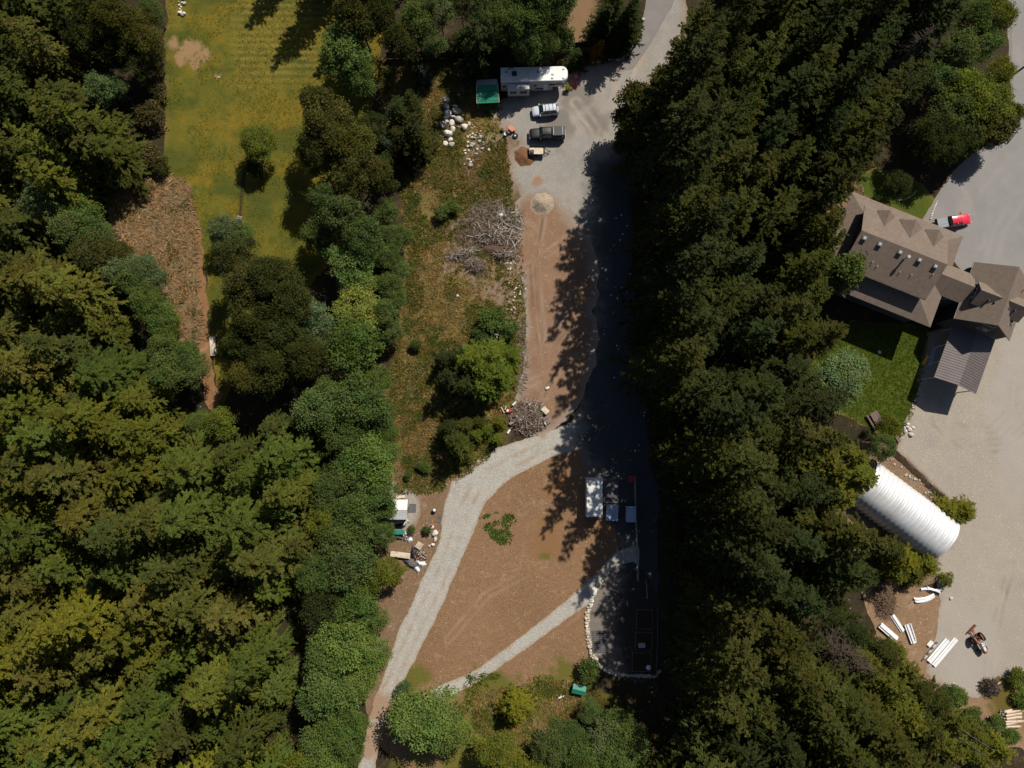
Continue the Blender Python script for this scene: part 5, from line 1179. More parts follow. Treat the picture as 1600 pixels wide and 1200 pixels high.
# utility trailer
loc, r = place(839,235,.7,(826,235),(852,235.5))
ut = thing('utility_trailer', 'small open utility trailer with tan wooden bed beside the black pickup', 'trailer', loc, r)
MB().box((0,0,.62),(2.45,1.45,.06)).build('bed_floor', WOODP, ut)
q = MB(); [q.box((0,s*.76,.80),(2.5,.05,.36)) for s in (-1,1)]; [q.box((s*1.25,0,.80),(.05,1.5,.36)) for s in (-1,1)]; [q.box((x,s*.8,.86),(.07,.07,.55)) for x in (-1.2,0,1.2) for s in (-1,1)]; q.build('side_rails', WOODD, ut)
q = MB(); q.tube((1.2,.55,.5),(2.1,0,.5),.05).tube((1.2,-.55,.5),(2.1,0,.5),.05).tube((2.0,0,.5),(2.3,0,.5),.06).tube((2.05,-.05,.1),(2.05,-.05,.9),.04); q.build('drawbar', TRIMD, ut); wheels(ut, (-.15,), .86, .33, .18); MB().box((-.8,-.2,.75),(.6,.5,.2)).build('black_sack', BLACKPL, ut)
# old orange tractor
loc, r = place(1530,1003,.6,(1521,985),(1539,1019))
ORG = mat('faded_orange', (0.52,0.16,0.07), (0.40,0.11,0.05), scale=3, rough=.6, dirt=(0.3,0.12,0.07)); RUST = mat('rusty_red', (0.30,0.10,0.065), (0.21,0.075,0.05), scale=3, rough=.85)
tc_ = thing('tractor', 'old orange and white tractor with rear blade standing on the gravel', 'tractor', loc, r)
MB().loft([[Vector((x,y*w_,z0+z*h)) for y,z in ((-1,0),(-1,.75),(-.6,1),(.6,1),(1,.75),(1,0))] for x,w_,z0,h in ((.0,.27,.75,.55),(.2,.3,.7,.62),(1.25,.28,.7,.56),(1.35,.26,.7,.52))], False).build('hood', paint('hood_white', (0.68,0.66,0.62), .5, .1), tc_)
MB().loft([[Vector((x,y*w_,z0+z*h)) for y,z in ((-1,0),(-1,.75),(-.6,1),(.6,1),(1,.75),(1,0))] for x,w_,z0,h in ((1.35,.3,.55,.68),(1.75,.28,.55,.58),(1.85,.22,.6,.4))], False).build('grille', ORG, tc_)
MB().box((.75,0,.6),(1.8,.34,.34)).box((-.3,0,.62),(1.1,.42,.4)).build('engine', RUST, tc_)
q = MB(); [q.loft([[Vector((-.55+.62*math.cos(a)*k, s*.62+o, .66+.62*math.sin(a)*k)) for k in (1,1.06) for a in [math.pi*.12+math.pi*.7*i/6 for i in range(7)]] for o in (-.14,.16)], False) for s in (-1,1)]; q.build('fender', ORG, tc_)
for s in (-1,1):
    q = MB(); q.loft([[Vector((-.55+rr*math.cos(2*math.pi*i/22), s*.74+o, .68+rr*math.sin(2*math.pi*i/22))) for i in range(22)] for o, rr in ((-.17,.56),(-.13,.68),(.13,.68),(.17,.56))]); w_ = q.build('rear_wheel', RUBBER, tc_); MB().tube((-.55,s*.74+.12*s,.68),(-.55,s*.74+.19*s,.68),.34,.3,14).build('rim', ORG, w_)
    q = MB(); q.loft([[Vector((1.35+rr*math.cos(2*math.pi*i/16), s*.6+o, .36+rr*math.sin(2*math.pi*i/16))) for i in range(16)] for o, rr in ((-.09,.30),(-.06,.36),(.06,.36),(.09,.30))]); w_ = q.build('front_wheel', RUBBER, tc_); MB().tube((1.35,s*.6+.06*s,.36),(1.35,s*.6+.11*s,.36),.18,.16,10).build('rim', ORG, w_)
MB().box((1.35,0,.38),(.14,1.15,.12)).build('front_axle', RUST, tc_); MB().loft([rrect(-.62,0,.2,.22,.08,.92), rrect(-.62,0,.24,.25,.08,1.0)]).box((-.86,0,1.15),(.08,.42,.3)).build('seat', BLACKPL, tc_)
q = MB(); q.path([Vector((.0+.2*math.cos(a),.2*math.sin(a),1.32)) for a in [2*math.pi*i/12 for i in range(13)]],.025,5); q.tube((.15,0,1.0),(0,0,1.32),.03); q.build('steering_wheel', TRIMD, tc_)
q = MB(); q.tube((-1.0,.2,.5),(-1.75,.05,.45),.06).tube((-1.0,-.2,.5),(-1.75,-.05,.45),.06).box((-1.85,0,.45),(.3,.4,.35)); q.box((-2.05,.1,.32),(.14,1.7,.5), .32); q.build('rear_blade', RUST, tc_)
MB().tube((.5,.12,1.2),(.5,.12,1.85),.035,.035,8).build('exhaust_pipe', TRIMD, tc_)
# ------------------------------------------------------------------ rocks
def rockmesh(name, seed, m):
    import bmesh
    rng = random.Random(seed); bm = bmesh.new(); bmesh.ops.create_icosphere(bm, subdivisions=3, radius=1.0)
    cuts = [(Vector((rng.gauss(0,1),rng.gauss(0,1),rng.gauss(.3,.8))).normalized(), rng.uniform(.62,.9)) for _ in range(8)]
    o = Vector((rng.uniform(0,50),)*3)
    from mathutils import noise as mn
    for v in bm.verts:
        p = v.co.copy()
        for n_, d_ in cuts:
            e = p.dot(n_)-d_
            if e > 0: p -= n_*e*.82
        p *= 1+.12*mn.noise(p*1.6+o)+.05*mn.noise(p*4+o); v.co = p
    me = bpy.data.meshes.new(name); bm.to_mesh(me); bm.free(); me.materials.append(m); me.polygons.foreach_set('use_smooth', [True]*len(me.polygons)); return me
RK = {'p': [rockmesh('rock_shape', i, ROCKM) for i in range(6)], 'd': [rockmesh('rock_shape', 20+i, ROCKD) for i in range(4)], 't': [rockmesh('rock_shape', 40+i, ROCKT) for i in range(3)]}
rrng = random.Random(3); RN = [0]
def rock(u, v, du, dv, tone, label, group=None, flat=.72, name='boulder'):
    RN[0] += 1; me = RK[tone][RN[0] % len(RK[tone])]; a, b = du*PXM/2*1.12, dv*PXM/2*1.12; h = min(a, b)*flat
    g = G(u, v); lift = h*.6
    p = P(u, v, lift+g.z); o = inst(name, me, None, (p.x, p.y, g.z+lift), (rrng.uniform(-.2,.2), rrng.uniform(-.2,.2), rrng.uniform(-.3,.3)), (a*1.1, b*1.1, h*1.25))
    return tag(o, label, 'rock', group)
def zb(zx, zy, ox=680, oy=140, s=9.23): return ox+zx/s, oy+zy/s
for zx, zy, w_, h, tone, lab in (
 (165,145,82,95,'p','white angular boulder at the top of the boulder heap left of the green shelter'),(165,245,75,75,'d','grey boulder second from the top of the boulder heap'),
 (290,238,75,38,'p','flat white boulder leaning on the largest grey boulder of the heap'),(325,308,135,95,'d','largest grey boulder of the heap, upper right'),
 (187,332,108,75,'p','squared white boulder on the left of the largest grey boulder'),(178,395,100,48,'p','long low white boulder below the squared white one'),
 (262,394,68,46,'p','small oblong boulder in the middle of the heap'),(352,428,112,98,'d','round grey boulder on the right side of the heap'),
 (172,455,52,65,'p','narrow pale boulder wedged in the middle of the heap'),(115,505,86,98,'d','grey boulder at the far left of the heap'),
 (240,478,80,90,'p','pale round boulder right of the wedged narrow one'),(256,572,66,84,'p','upright white boulder below the pale round one'),
 (186,632,108,108,'p','large round pale boulder in the lower part of the heap'),(425,535,88,98,'p','big pale boulder standing apart at the right of the heap'),
 (490,492,44,60,'t','tan boulder touching the pale one that stands apart'),(220,722,60,66,'p','pale boulder near the bottom of the heap'),
 (150,778,78,66,'p','bright white boulder at the bottom left of the heap'),(238,788,76,60,'d','grey half shaded boulder at the bottom right of the heap')):
    u, v = zb(zx, zy); rock(u, v, w_/9.23, h/9.23, tone, lab, 'big boulders left of the camper yard')
gR = 'small stones of the rubble patch by the boulders'
for zx, zy, d_ in ((540,510,22),(565,540,24),(530,555,18),(340,75,28),(340,540,28),(540,640,36),(580,660,34),(530,690,40),(570,700,38),(655,680,46),(475,755,36),(540,790,60),(520,820,50),(640,745,50),(605,860,32),(680,855,44),(775,865,34),(485,880,34),(425,880,34),(435,920,38),(590,930,46),(490,1010,44),(510,1090,60),(510,1050,36),(420,1080,24),(545,1020,22),(700,790,26),(470,820,34),(470,680,28),(600,620,24),(640,640,26),(500,660,30),(620,700,28),(690,760,24),(460,1000,20),(655,600,22)):
    u, v = zb(zx, zy); rock(u, v, d_*rrng.uniform(.9,1.3)/9.23, d_*rrng.uniform(.8,1.1)/9.23, rrng.choice('ppdt'), 'small stone in the loose rubble patch between the big boulders and the gravel yard', gR, name='stone')
def along(pts, step):
    out = []; acc = 0
    for (x0,y0),(x1,y1) in zip(pts[:-1], pts[1:]):
        L = math.hypot(x1-x0, y1-y0)
        while acc < L: out.append((x0+(x1-x0)*acc/L, y0+(y1-y0)*acc/L)); acc += step
        acc -= L
    return out
gW = 'stones of the curved garden border'
for u, v in along([(941,908),(935,914),(924,934),(921,945),(917,958),(916,970),(916,980),(917,992),(919,1005),(922,1020),(927,1032),(935,1040),(943,1046),(952,1051),(962,1054),(980,1056),(1000,1057),(1022,1058),(1030,1050)], 4.3):
    for k in range(2):
        d_ = rrng.uniform(2.8,5.0); rock(u+rrng.uniform(-1.2,1.2)+k*2.8, v+rrng.uniform(-1,1)-k*1.2, d_, d_*rrng.uniform(.8,1.25), rrng.choice('ptdt' if v < 990 else 'dddt'), 'small rounded stone in the curved stone border of the garden', gW, .8, 'border_stone')
rock(927.5,925,9,14,'p','largest white boulder at the upper end of the curved garden border')
rock(931,1030,7,5,'t','big tan stone at the lower left bend of the curved garden border')
gN2 = 'stones of the rock edging beside the paved road'
for u, v in ((995,62),(986.5,70),(988,72),(985,77),(982,80),(978.7,84),(977,87),(974,90),(971,88),(966,93),(963,94),(959,93),(953,93),(990,67),(992,65),(979,81),(983,75),(969,92)): rock(u, v, rrng.uniform(3.5,5.5), rrng.uniform(3,4.5), rrng.choice('ppt'), 'pale stone in the curved rock edging left of the paved road', gN2, name='edging_stone')
rock(934,96,8,5,'t','tan boulder at the left end of the rock edging below the rust coloured conifer'); rock(927,97,5,5,'d','grey boulder beside the tan one at the end of the rock edging'); rock(1005,31,5,6,'t','single tan boulder left of the paved road near the top')
rock(1023,117,4,3.5,'p','lone pale stone under the trees right of the paved road')
gX = 'rock row at the top of the meadow'
for u, v, d_, t_ in ((281,20,6,'p'),(287,21,5.5,'p'),(285,23.5,4.5,'d'),(280,8,3.5,'p'),(283,11,3,'p'),(281,14,3,'p'),(288,5,5,'t'),(284,4,3,'p'),(279,3,3,'d'),(283,16.5,3,'t'),(286,-2,5,'d')): rock(u, v, d_, d_, t_, 'stone in the short rock row at the top edge of the meadow', gX, name='stone')
rock(342,121,3,2.4,'p','single pale stone lying on the meadow')
for zx, zy, w_, h, t_, lab in ((1180,640,70,60,'p','upper pale rock of the little group at the lawn corner'),(1165,700,60,55,'p','flat rock in the middle of the little group at the lawn corner'),(1225,765,95,75,'p','large grey white rock of the little group at the lawn corner'),(1120,810,75,85,'p','left rock of the little group at the lawn corner'),(1300,720,72,60,'p','right rock of the little group on the gravel edge'),(1258,885,100,85,'t','lowest tan rock on the gravel just below the group'),(1105,730,35,60,'p','slim rock at the left of the little lawn corner group'),(1050,970,34,30,'p','small rock below the lawn corner group')):
    rock(1340+zx/15, 620+zy/15, w_/15, h/15, t_, lab, 'rocks at the lower corner of the lawn')
for u, v in ((1431,623),(1430,626),(1426,634),(1426.5,637),(1441,592),(1439,600),(1437,607),(1434,615)): rock(u, v, 2.4, 2.2, 'p', 'small pale stone in the row along the right edge of the lawn', 'lawn edge stones', name='edging_stone')
for u, v in along([(1454,342),(1457,333),(1460,324),(1464,315)], 2.6): rock(u, v, 2.8, 2.6, 'p', 'white edging stone between the front lawn and the paved driveway', 'front lawn edging stones', name='edging_stone')
for u, v in along([(1405,313),(1412,312),(1420,309),(1427,304),(1432,297)], 3.4): rock(u, v, 2.6, 2.2, 't', 'tan edging stone round the bed below the dark round tree', 'round bed edging stones', name='edging_stone')
rock(1374,550,5,5,'p','bright white ball shaped stone alone on the lawn below the house'); rock(1486,935,4.5,4,'p','grey white rock alone below the curved steel strips'); rock(1490,1069,4,4,'p','pale rock on the bare dirt at the lower right')
for u, v, d_, lab in ((783,336,7,'white rock lodged in the upper part of the big brush pile'),(648,262,6,'single white rock on the left bank of the weedy strip'),(855,606.5,6,'pale rock on the raked dirt above the junk pile'),(715,462,4,'white scrap rock in the middle of the weedy strip')): rock(u, v, d_, d_*.85, 'p', lab)
gS = 'scattered stones along the raked dirt'
for _ in range(46):
    t = rrng.random(); u = 788+14*math.sin(t*5)+rrng.gauss(0,6)+10*t; v = 400+t*150; rock(u, v, rrng.uniform(1.8,3.8), rrng.uniform(1.6,3.2), rrng.choice('pppt'), 'small scattered stone along the left edge of the raked dirt', gS, name='stone')
gS2 = 'stones beside the shaded drive'
for u, v in ((963,341),(971,336),(969,375),(973,366),(955,461),(971,450),(985,428),(990,505),(964,540),(960,590),(980,353)): rock(u, v, 2.4, 2, 'p', 'small pale stone lying on the deeply shaded drive', gS2, name='stone')
gB2 = 'stones on the bank beside the hut'
for _ in range(26):
    t = rrng.random(); rock(1385+t*85+rrng.gauss(0,3), 712+t*72+rrng.gauss(0,4), rrng.uniform(2,4.5), rrng.uniform(1.8,4), rrng.choice('dtd'), 'brown stone in the dug bank between the hut and the gravel drive', gB2, name='stone')
# white boulders by the path
for u, v, w_, h, t_, lab in ((675,823,6,5,'p','white boulder topped with an orange pail beside the gravel path'),(680,833.5,8,9,'p','largest white boulder in the row beside the gravel path'),(680,843,5,8,'t','cream boulder below the largest one beside the gravel path'),(676.5,851,5,4.5,'p','lowest white boulder in the row beside the gravel path'),(671,853,4,3.5,'t','tan stone left of the lowest white boulder by the path')): rock(u, v, w_, h, t_, lab, 'boulders in a row beside the gravel path')
g = G(676,819); q = thing('orange_pail', 'small orange pail on the white boulder by the gravel path', 'pail', g+Vector((0,0,.45))); MB().tube((0,0,0),(0,0,.3),.14,.17,10).build('pail_body', mat('orange_plastic', (0.62,0.16,0.04), rough=.5), q); MB().path([(-.16,0,.3),(0,0,.42),(.16,0,.3)],.012,4).build('handle', STEEL, q)
# ------------------------------------------------------------------ piles
TW1 = mat('dead_wood_grey', (0.33,0.285,0.245), (0.23,0.195,0.165), scale=2, rough=.95); TW2 = mat('dead_wood_brown', (0.17,0.115,0.080), (0.11,0.075,0.052), scale=2, rough=.95); TW3 = mat('bleached_wood', (0.52,0.475,0.42), (0.42,0.375,0.33), scale=2, rough=.95)
def pile(name, label, cat, u, v, ru, rv, h, parts, seed, rz=0):
    rng = random.Random(seed); g = G(u, v); t = thing(name, label, cat, g, rz)
    a, b = ru*PXM, rv*PXM
    for pname, m, n, L, th in parts:
        mb = MB()
        for _ in range(n):
            k = math.sqrt(rng.random()); an = rng.uniform(0, 6.283); x, y = a*k*math.cos(an), b*k*math.sin(an)
            z = h*(1-k*k)*rng.uniform(.3, 1.05)+.05; l = L*rng.uniform(.4, 1.3); d = rng.uniform(0, 6.283); e = rng.gauss(0, .28)
            p0 = Vector((x-math.cos(d)*l/2, y-math.sin(d)*l/2, max(.03, z-e*l/2))); p1 = Vector((x+math.cos(d)*l/2, y+math.sin(d)*l/2, max(.03, z+e*l/2)))
            mid_ = (p0+p1)/2+Vector((rng.gauss(0,.06*l), rng.gauss(0,.06*l), rng.gauss(0,.04*l))); r_ = th*rng.uniform(.6, 1.4)
            mb.tube(p0, mid_, r_, r_*.8, 4, False, False); mb.tube(mid_, p1, r_*.8, r_*.35, 4, False, False)
        mb.build(pname, m, t)
    return t
def heap(name, label, cat, pts_px, h, m, seed, amp=.35, scale=1.2):
    """rounded mound of loose material inside an outline"""
    pw = px2(pts_px); xs = np.arange(min(p[0] for p in pw)-.5, max(p[0] for p in pw)+.5, .12); ys = np.arange(min(p[1] for p in pw)-.5, max(p[1] for p in pw)+.5, .12)
    X, Y = np.meshgrid(xs, ys); d = sdf(pw, X, Y)+.35*(fbm(X, Y, .8, 3, seed)-.5); mx = max(d.max(), .1)
    Z = h*sstep(-.05, mx*1.05, d)+amp*(fbm(X, Y, scale*.5, 4, seed)-.5)*sstep(0, .5, d)
    c = G(*np.mean(np.array(pts_px), 0)); k = d > -.05; cell = k[:-1,:-1]&k[:-1,1:]&k[1:,1:]&k[1:,:-1]
    idx = np.arange(X.size).reshape(X.shape); qd = np.stack([idx[:-1,:-1],idx[:-1,1:],idx[1:,1:],idx[1:,:-1]],-1)[cell]; us = np.unique(qd); rm = np.full(X.size,-1); rm[us] = np.arange(len(us))
    V = np.stack([X-c.x, Y-c.y, terr(X,Y)-c.z+Z+.01],-1).reshape(-1,3)[us]
    o = bpy.data.objects.new(name, fastmesh(name, V, rm[qd], m, smooth=True)); COL.objects.link(o); o.location = c; return tag(o, label, cat)
heap('gravel_heap', 'low pale heap of gravel at the end of the camper yard', 'gravel heap', [(828,312),(836,303),(852,300),(864,308),(866,324),(856,336),(838,336),(827,325)], .85, MATS['pale_gravel'], 3, .12)
heap('soil_heap', 'reddish brown soil heap beside the utility trailer', 'soil heap', [(803,236),(815,229),(828,232),(832,245),(836,252),(826,260),(812,260),(804,250)], .55, mat('red_soil', (0.185,0.085,0.040), (0.125,0.06,0.03), scale=3, rough=1, bump=.8, bscale=12, dirt=(0.12,0.085,0.025), dscale=.9), 8, .15)
BR = 'brush_pile'
pile(BR, 'highest knot of grey dead branches in the middle of the brush', 'brush pile', 762,366,24,18,.9,(('dark_branches',TW2,170,2.0,.042),('grey_branches',TW1,80,1.8,.040),('bleached_branches',TW3,26,2.2,.055)), 1)
pile(BR, 'right hand knot of dead branches beside the raked dirt', 'brush pile', 794,374,20,19,.7,(('dark_branches',TW2,120,1.8,.042),('grey_branches',TW1,70,1.7,.04),('bleached_branches',TW3,26,2.0,.05)), 14)
pile(BR, 'lower right row of roots and branches above the white stones', 'brush pile', 788,398,20,8,.9,(('dark_branches',TW2,130,1.6,.05),('grey_branches',TW1,60,1.5,.045),('bleached_branches',TW3,14,1.6,.05)), 15)
pile(BR, 'upper right spread of bleached sticks at the foot of the gravel heap', 'brush pile', 794,346,26,26,.35,(('dark_branches',TW2,90,1.5,.035),('grey_branches',TW1,130,1.5,.035),('bleached_branches',TW3,45,2.0,.045)), 11)
pile(BR, 'left spread of thin brown twigs above the long arm of dead branches', 'brush pile', 742,362,30,28,.4,(('dark_branches',TW2,200,1.6,.033),('grey_branches',TW1,60,1.5,.033)), 13)
pile(BR, 'long thin arm of dead branches reaching left into the weedy strip', 'brush pile', 722,397,26,6,.8,(('dark_branches',TW2,110,1.5,.04),('grey_branches',TW1,110,1.4,.04),('bleached_branches',TW3,10,1.2,.05)), 2, .3)
pile(BR, 'lower left lobe of dark twigs below the tangled heap', 'brush pile', 742,415,19,11,.9,(('dark_branches',TW2,180,1.5,.04),('grey_branches',TW1,90,1.4,.04)), 12, -.4)
heap('dug_soil', 'dark dug soil mound in the middle of the dead branches', 'soil mound', [(745,385),(765,378),(790,380),(806,392),(800,402),(780,404),(760,402)], .5, mat('dug_dark', (0.10,0.062,0.038), (0.065,0.042,0.027), scale=3, rough=1, bump=.8, bscale=9), 18, .3)
pile('stump_roots', 'splayed bleached roots lying in the clump above the young conifers', 'roots', 770,519,8,9,.9,(('bleached_roots',TW3,40,1.6,.06),), 3)
pile('junk_pile', 'pile of broken timber and brush beside the bend of the gravel path', 'debris pile', 826,652,29,26,1.2,(('dark_branches',TW2,420,1.6,.045),('grey_branches',TW1,220,1.5,.045),('pale_sticks',TW3,40,1.4,.05)), 4)
pile('brush_pile', 'small dark brush heap on the pale dirt at the lower right', 'brush pile', 1545,1073,15,11,.9,(('dark_branches',WOODD,220,1.2,.045),('brown_branches',TW2,160,1.2,.04),('pale_sticks',TW3,6,1.0,.09)), 5)
pile('brush_pile', 'dry brown brush heap at the forest edge beside the steel strips', 'brush pile', 1382,935,16,30,.7,(('dark_branches',TW2,420,1.3,.04),('brown_branches',mat('dry_twigs',(0.25,0.15,0.085),(0.18,0.105,0.06),rough=.95),320,1.1,.035)), 6)
pile('twig_pile', 'low twig litter at the left bank of the camper yard', 'twigs', 760,330,30,18,.3,(('grey_branches',TW1,160,1.2,.03),('dark_branches',TW2,160,1.2,.03)), 7)
pile('twig_pile', 'sparse twig litter along the lower left edge of the raked dirt', 'twigs', 815,560,9,60,.2,(('grey_branches',TW1,110,.9,.03),('dark_branches',TW2,170,.9,.03)), 8)
def plank(u0, v0, u1, v1, wd, m, label, cat='board', z=.12, th=.07, name='board', slats=0, tilt=0.0):
    c, L, r = oriented(u0, v0, u1, v1, z)
    mb = MB()
    if slats:
        for i in range(slats): mb.box((-L/2+L*(i+.5)/slats,0,0),(L/slats*.68,wd,th))
        for y in (-wd*.42, wd*.42): mb.box((0,y,-th),(L,.09,th))
    else: mb.box((0,0,0),(L,wd,th))
    o = mb.build(name, m, loc=c+Vector((0,0,z))); o.rotation_euler = (tilt,0,r); return tag(o, label, cat)
plank(848,637,856,645,.85,WOODP,'square pale board on the right side of the junk pile', z=.9)
plank(853,652,859,661,.75,STEEL,'dark wire grate below the square pale board of the junk pile','grate',.25,.03,'grate',9)
plank(850,653,853,665,.28,WOODP,'narrow tan board left of the wire grate', z=.35)
plank(807,650,815,657,.16,WHITESHEET,'upper white stick of the white V in the junk pile', z=.7); plank(815,657,821,653,.16,WHITESHEET,'short white stick closing the white V in the junk pile', z=.7)
plank(801,633,806,628,.25,WHITESHEET,'short white board at the upper left of the junk pile', z=.6); plank(796,663,806,655,.4,WOODG,'grey plank at the left of the junk pile', z=.4)
plank(783,636,788,645,.12,WOODP,'thin pale stake lying in the weeds left of the junk pile', z=.3); plank(789,640,791,634,.12,WOODP,'second short pale stake lying in the weeds left of the junk pile', z=.3)
plank(793,677,797,671,.3,WHITESHEET,'white scrap at the lower left end of the junk pile', z=.25)
g = G(798,643); q = thing('crumpled_red_can', 'crumpled red and white can in the weeds at the left of the junk pile', 'can', g); MB().tube((-.35,0,.3),(.25,.1,.35),.28,.22,9).build('can_body', mat('scrap_red',(0.55,0.03,0.03),rough=.4), q); MB().tube((-.62,.1,.25),(-.35,0,.3),.3,.28,9).build('pale_end', WHITESHEET, q)
# junk by the shed
plank(606,831.5,632,831.5,.72,GR2,'long green sheet lying on the dark junk below the white roofed shed','sheet',.75,.05,'green_sheet')
plank(610,865,640.5,869,.85,WOODP,'long cream board beside the black tarps and the white tarps', z=.55,th=.12)
plank(652,857,658,848,1.0,WOODP,'pale slatted pallet leaning on the junk by the gravel path','pallet',.6,.04,'pallet',5,.25)
plank(684,806,690,808,.55,GREYPL,'upper dark grate by the left edge of the gravel path','grate',.06,.04,'grate',4); plank(682,813,688,815,.5,GREYPL,'lower dark grate by the left edge of the gravel path','grate',.06,.04,'grate',4)
def tarp(name, label, pts, h, m, seed, cat='tarp', amp=.35): return heap(name, label, cat, pts, h, m, seed, amp, .7)
TARPB = mat('black_tarp', (0.03,0.031,0.036), (0.045,0.045,0.05), scale=3, rough=.5); TARPW = mat('white_tarp', (0.62,0.63,0.66), (0.52,0.53,0.56), scale=3, rough=.6); TARPG = mat('grey_tarp', (0.22,0.21,0.21), (0.15,0.145,0.15), scale=3, rough=.7)
tarp('tarp', 'dark crumpled tarp below the long green sheet', [(606,834),(622,835),(634,840),(634,846),(618,843),(606,841)], .5, TARPB, 11); tarp('tarp', 'greyish wrinkled tarp at the left end of the long green sheet', [(595,836),(604,828),(607,832),(604,842),(596,846)], .7, TARPG, 12)
tarp('tarp', 'black tarp draped beside the pallet', [(641,862),(644,852),(655,858),(651,874),(640,872)], .8, TARPB, 13); tarp('tarp', 'black tarp heap under the white tarps', [(626,872),(640,872),(652,885),(648,893),(634,885)], .45, TARPB, 14)
tarp('tarp', 'larger white tarp at the bottom of the junk by the path', [(649,875),(662,874),(666,882),(660,888),(652,885)], .6, TARPW, 15); tarp('tarp', 'smaller white tarp at the very bottom of the junk by the path', [(647,884),(655,884),(658,893),(652,896),(648,890)], .45, TARPW, 16)
tarp('tarp', 'grey white bag between the green sheet and the stones', [(634,843),(642,838),(646,845),(638,849)], .4, TARPW, 17); tarp('tarp', 'dark blue tarp in the rubble below the white roofed shed', [(616,818),(632,818),(636,822),(628,826),(616,825)], .4, TARPB, 18)
gQ2 = 'broken blocks below the shed'
for _ in range(30): rock(613+rrng.random()*26, 812+rrng.random()*9, rrng.uniform(2,4), rrng.uniform(1.8,3.2), rrng.choice('ptd'), 'broken block in the rubble row below the white roofed shed', gQ2, name='broken_block')
for _ in range(22): rock(634+rrng.gauss(0,6), 836+rrng.gauss(0,4), rrng.uniform(1.8,4), rrng.uniform(1.6,3), rrng.choice('pt'), 'pale stone at the right end of the long green sheet', 'stones by the green sheet', name='stone')
pile('scrap_heap', 'heap of reddish scrap boards beside the white tarps', 'scrap heap', 657,866,8,9,.7,(('brown_scraps',TW2,70,.9,.06),('pale_scraps',TW3,40,.8,.05),('red_scraps',mat('dark_red_scrap',(0.16,0.03,0.025),rough=.8),14,.8,.08)), 21)
plank(619,777,633,776,.45,WOODP,'tan plank behind the white roofed shed', z=.25)
g = G(679,797); q = thing('black_drum', 'black drum with white lid between the shed and the gravel path', 'drum', g); MB().tube((0,0,0),(0,0,.62),.32,.32,14).build('drum_body', BLACKPL, q); MB().ball((0.02,0.02,.66),(.27,.27,.16)).build('lid', WHITESHEET, q)
# left field pieces
c, L, r = oriented(331.5,525,333.5,556,.35); q = thing('footbridge', 'long pale weathered plank bridge at the end of the dirt track', 'footbridge', c, r)
for y in (-.33,0,.33): MB().box((0,y,.32),(L*(1-.04*abs(y)),.31,.07)).build('plank', mat('bleached_plank',(0.66,0.58,0.48),(0.50,0.42,0.33),scale=1.2,rough=.85,dirt=(0.3,0.24,0.18),dscale=.9), q)
q2 = MB(); [q2.box((x,0,.15),(.2,1.1,.26)) for x in (-L*.45,0,L*.45)]; q2.build('bearers', WOODB, q)
plank(370,352,375,337,.85,WOODG,'small grey slatted plank crossing over the meadow ditch','plank crossing',.2,.05,'plank_crossing',5)
# front yard bits near the camper
c = G(899,125); REDT = mat('red_cloth', (0.62,0.07,0.11), (0.5,0.045,0.08), scale=2, rough=.6, dirt=(0.66,0.6,0.58), dscale=1.3)
heap('red_tarp', 'crumpled red and white tarp on the gravel in front of the camper nose', 'tarp', [(896,114),(904,115),(904,122),(902,128),(904,136),(898,136),(893,135),(896,126)], .5, REDT, 31, .4)
tarp('tarp', 'pale grey bundle at the upper end of the red tarp', [(899,109),(904,110),(905,116),(900,116)], .4, TARPG, 32)
q = thing('car_tire', 'black tire lying flat with a white piece in it left of the black pickup', 'tire', G(805,213)); mb = MB()
mb.loft([[Vector(((.36+.12*math.cos(b))*math.cos(a), (.36+.12*math.cos(b))*math.sin(a), .13+.12*math.sin(b))) for b in [2*math.pi*j/8 for j in range(8)]] for a in [2*math.pi*i/20 for i in range(21)]], True, False); mb.build('tread', RUBBER, q); MB().box((0,.02,.2),(.26,.2,.16)).build('white_piece', WHITESHEET, q)
q = thing('wheelbarrow', 'orange wheelbarrow standing at the edge of the tree shade', 'wheelbarrow', G(799,203), -.7); mb = MB(); mb.loft([rrect(0,0,.3,.22,.06,.32), rrect(0,0,.52,.38,.08,.66)], False); mb.build('tray', mat('barrow_orange',(0.60,0.20,0.10),rough=.5), q); MB().tube((.6,-.05,.2),(.6,.05,.2),.2,.2,14).build('wheel', RUBBER, q); MB().path([(.6,.0,.2),(.2,.25,.34),(-1.0,.3,.62)],.025).path([(.6,0,.2),(.2,-.25,.34),(-1.0,-.3,.62)],.025).build('handles', WOODG, q)
q = thing('round_pot', 'mustard yellow round pot left of the orange wheelbarrow', 'pot', G(785,203)); MB().loft([rrect(0,0,.22,.22,.21,.0,5), rrect(0,0,.33,.33,.32,.35,5), rrect(0,0,.3,.3,.29,.5,5)]).build('pot_body', mat('mustard',(0.42,0.30,0.08),rough=.6), q); MB().ball((0,0,.5),(.26,.26,.12)).build('soil', WOODB, q)
q = thing('white_bucket', 'white bucket with dark base below the mustard pot', 'bucket', G(790,211)); MB().tube((0,0,0),(0,0,.22),.24,.26,12).build('bucket_base', BLACKPL, q); MB().tube((0,0,.22),(0,0,.5),.26,.28,12).build('bucket_body', WHITESHEET, q)
q = thing('camp_chair', 'small dark folding chair beside the orange wheelbarrow', 'chair', G(794,208), .5); MB().box((0,0,.42),(.45,.45,.04)).build('seat', GREYPL, q); MB().box((-.22,0,.68),(.04,.45,.45)).build('backrest', GREYPL, q); [MB().tube((sx*.2,sy*.2,0),(sx*.2,sy*.2,.42),.015,.015,5).build('leg', STEEL, q) for sx in (-1,1) for sy in (-1,1)]
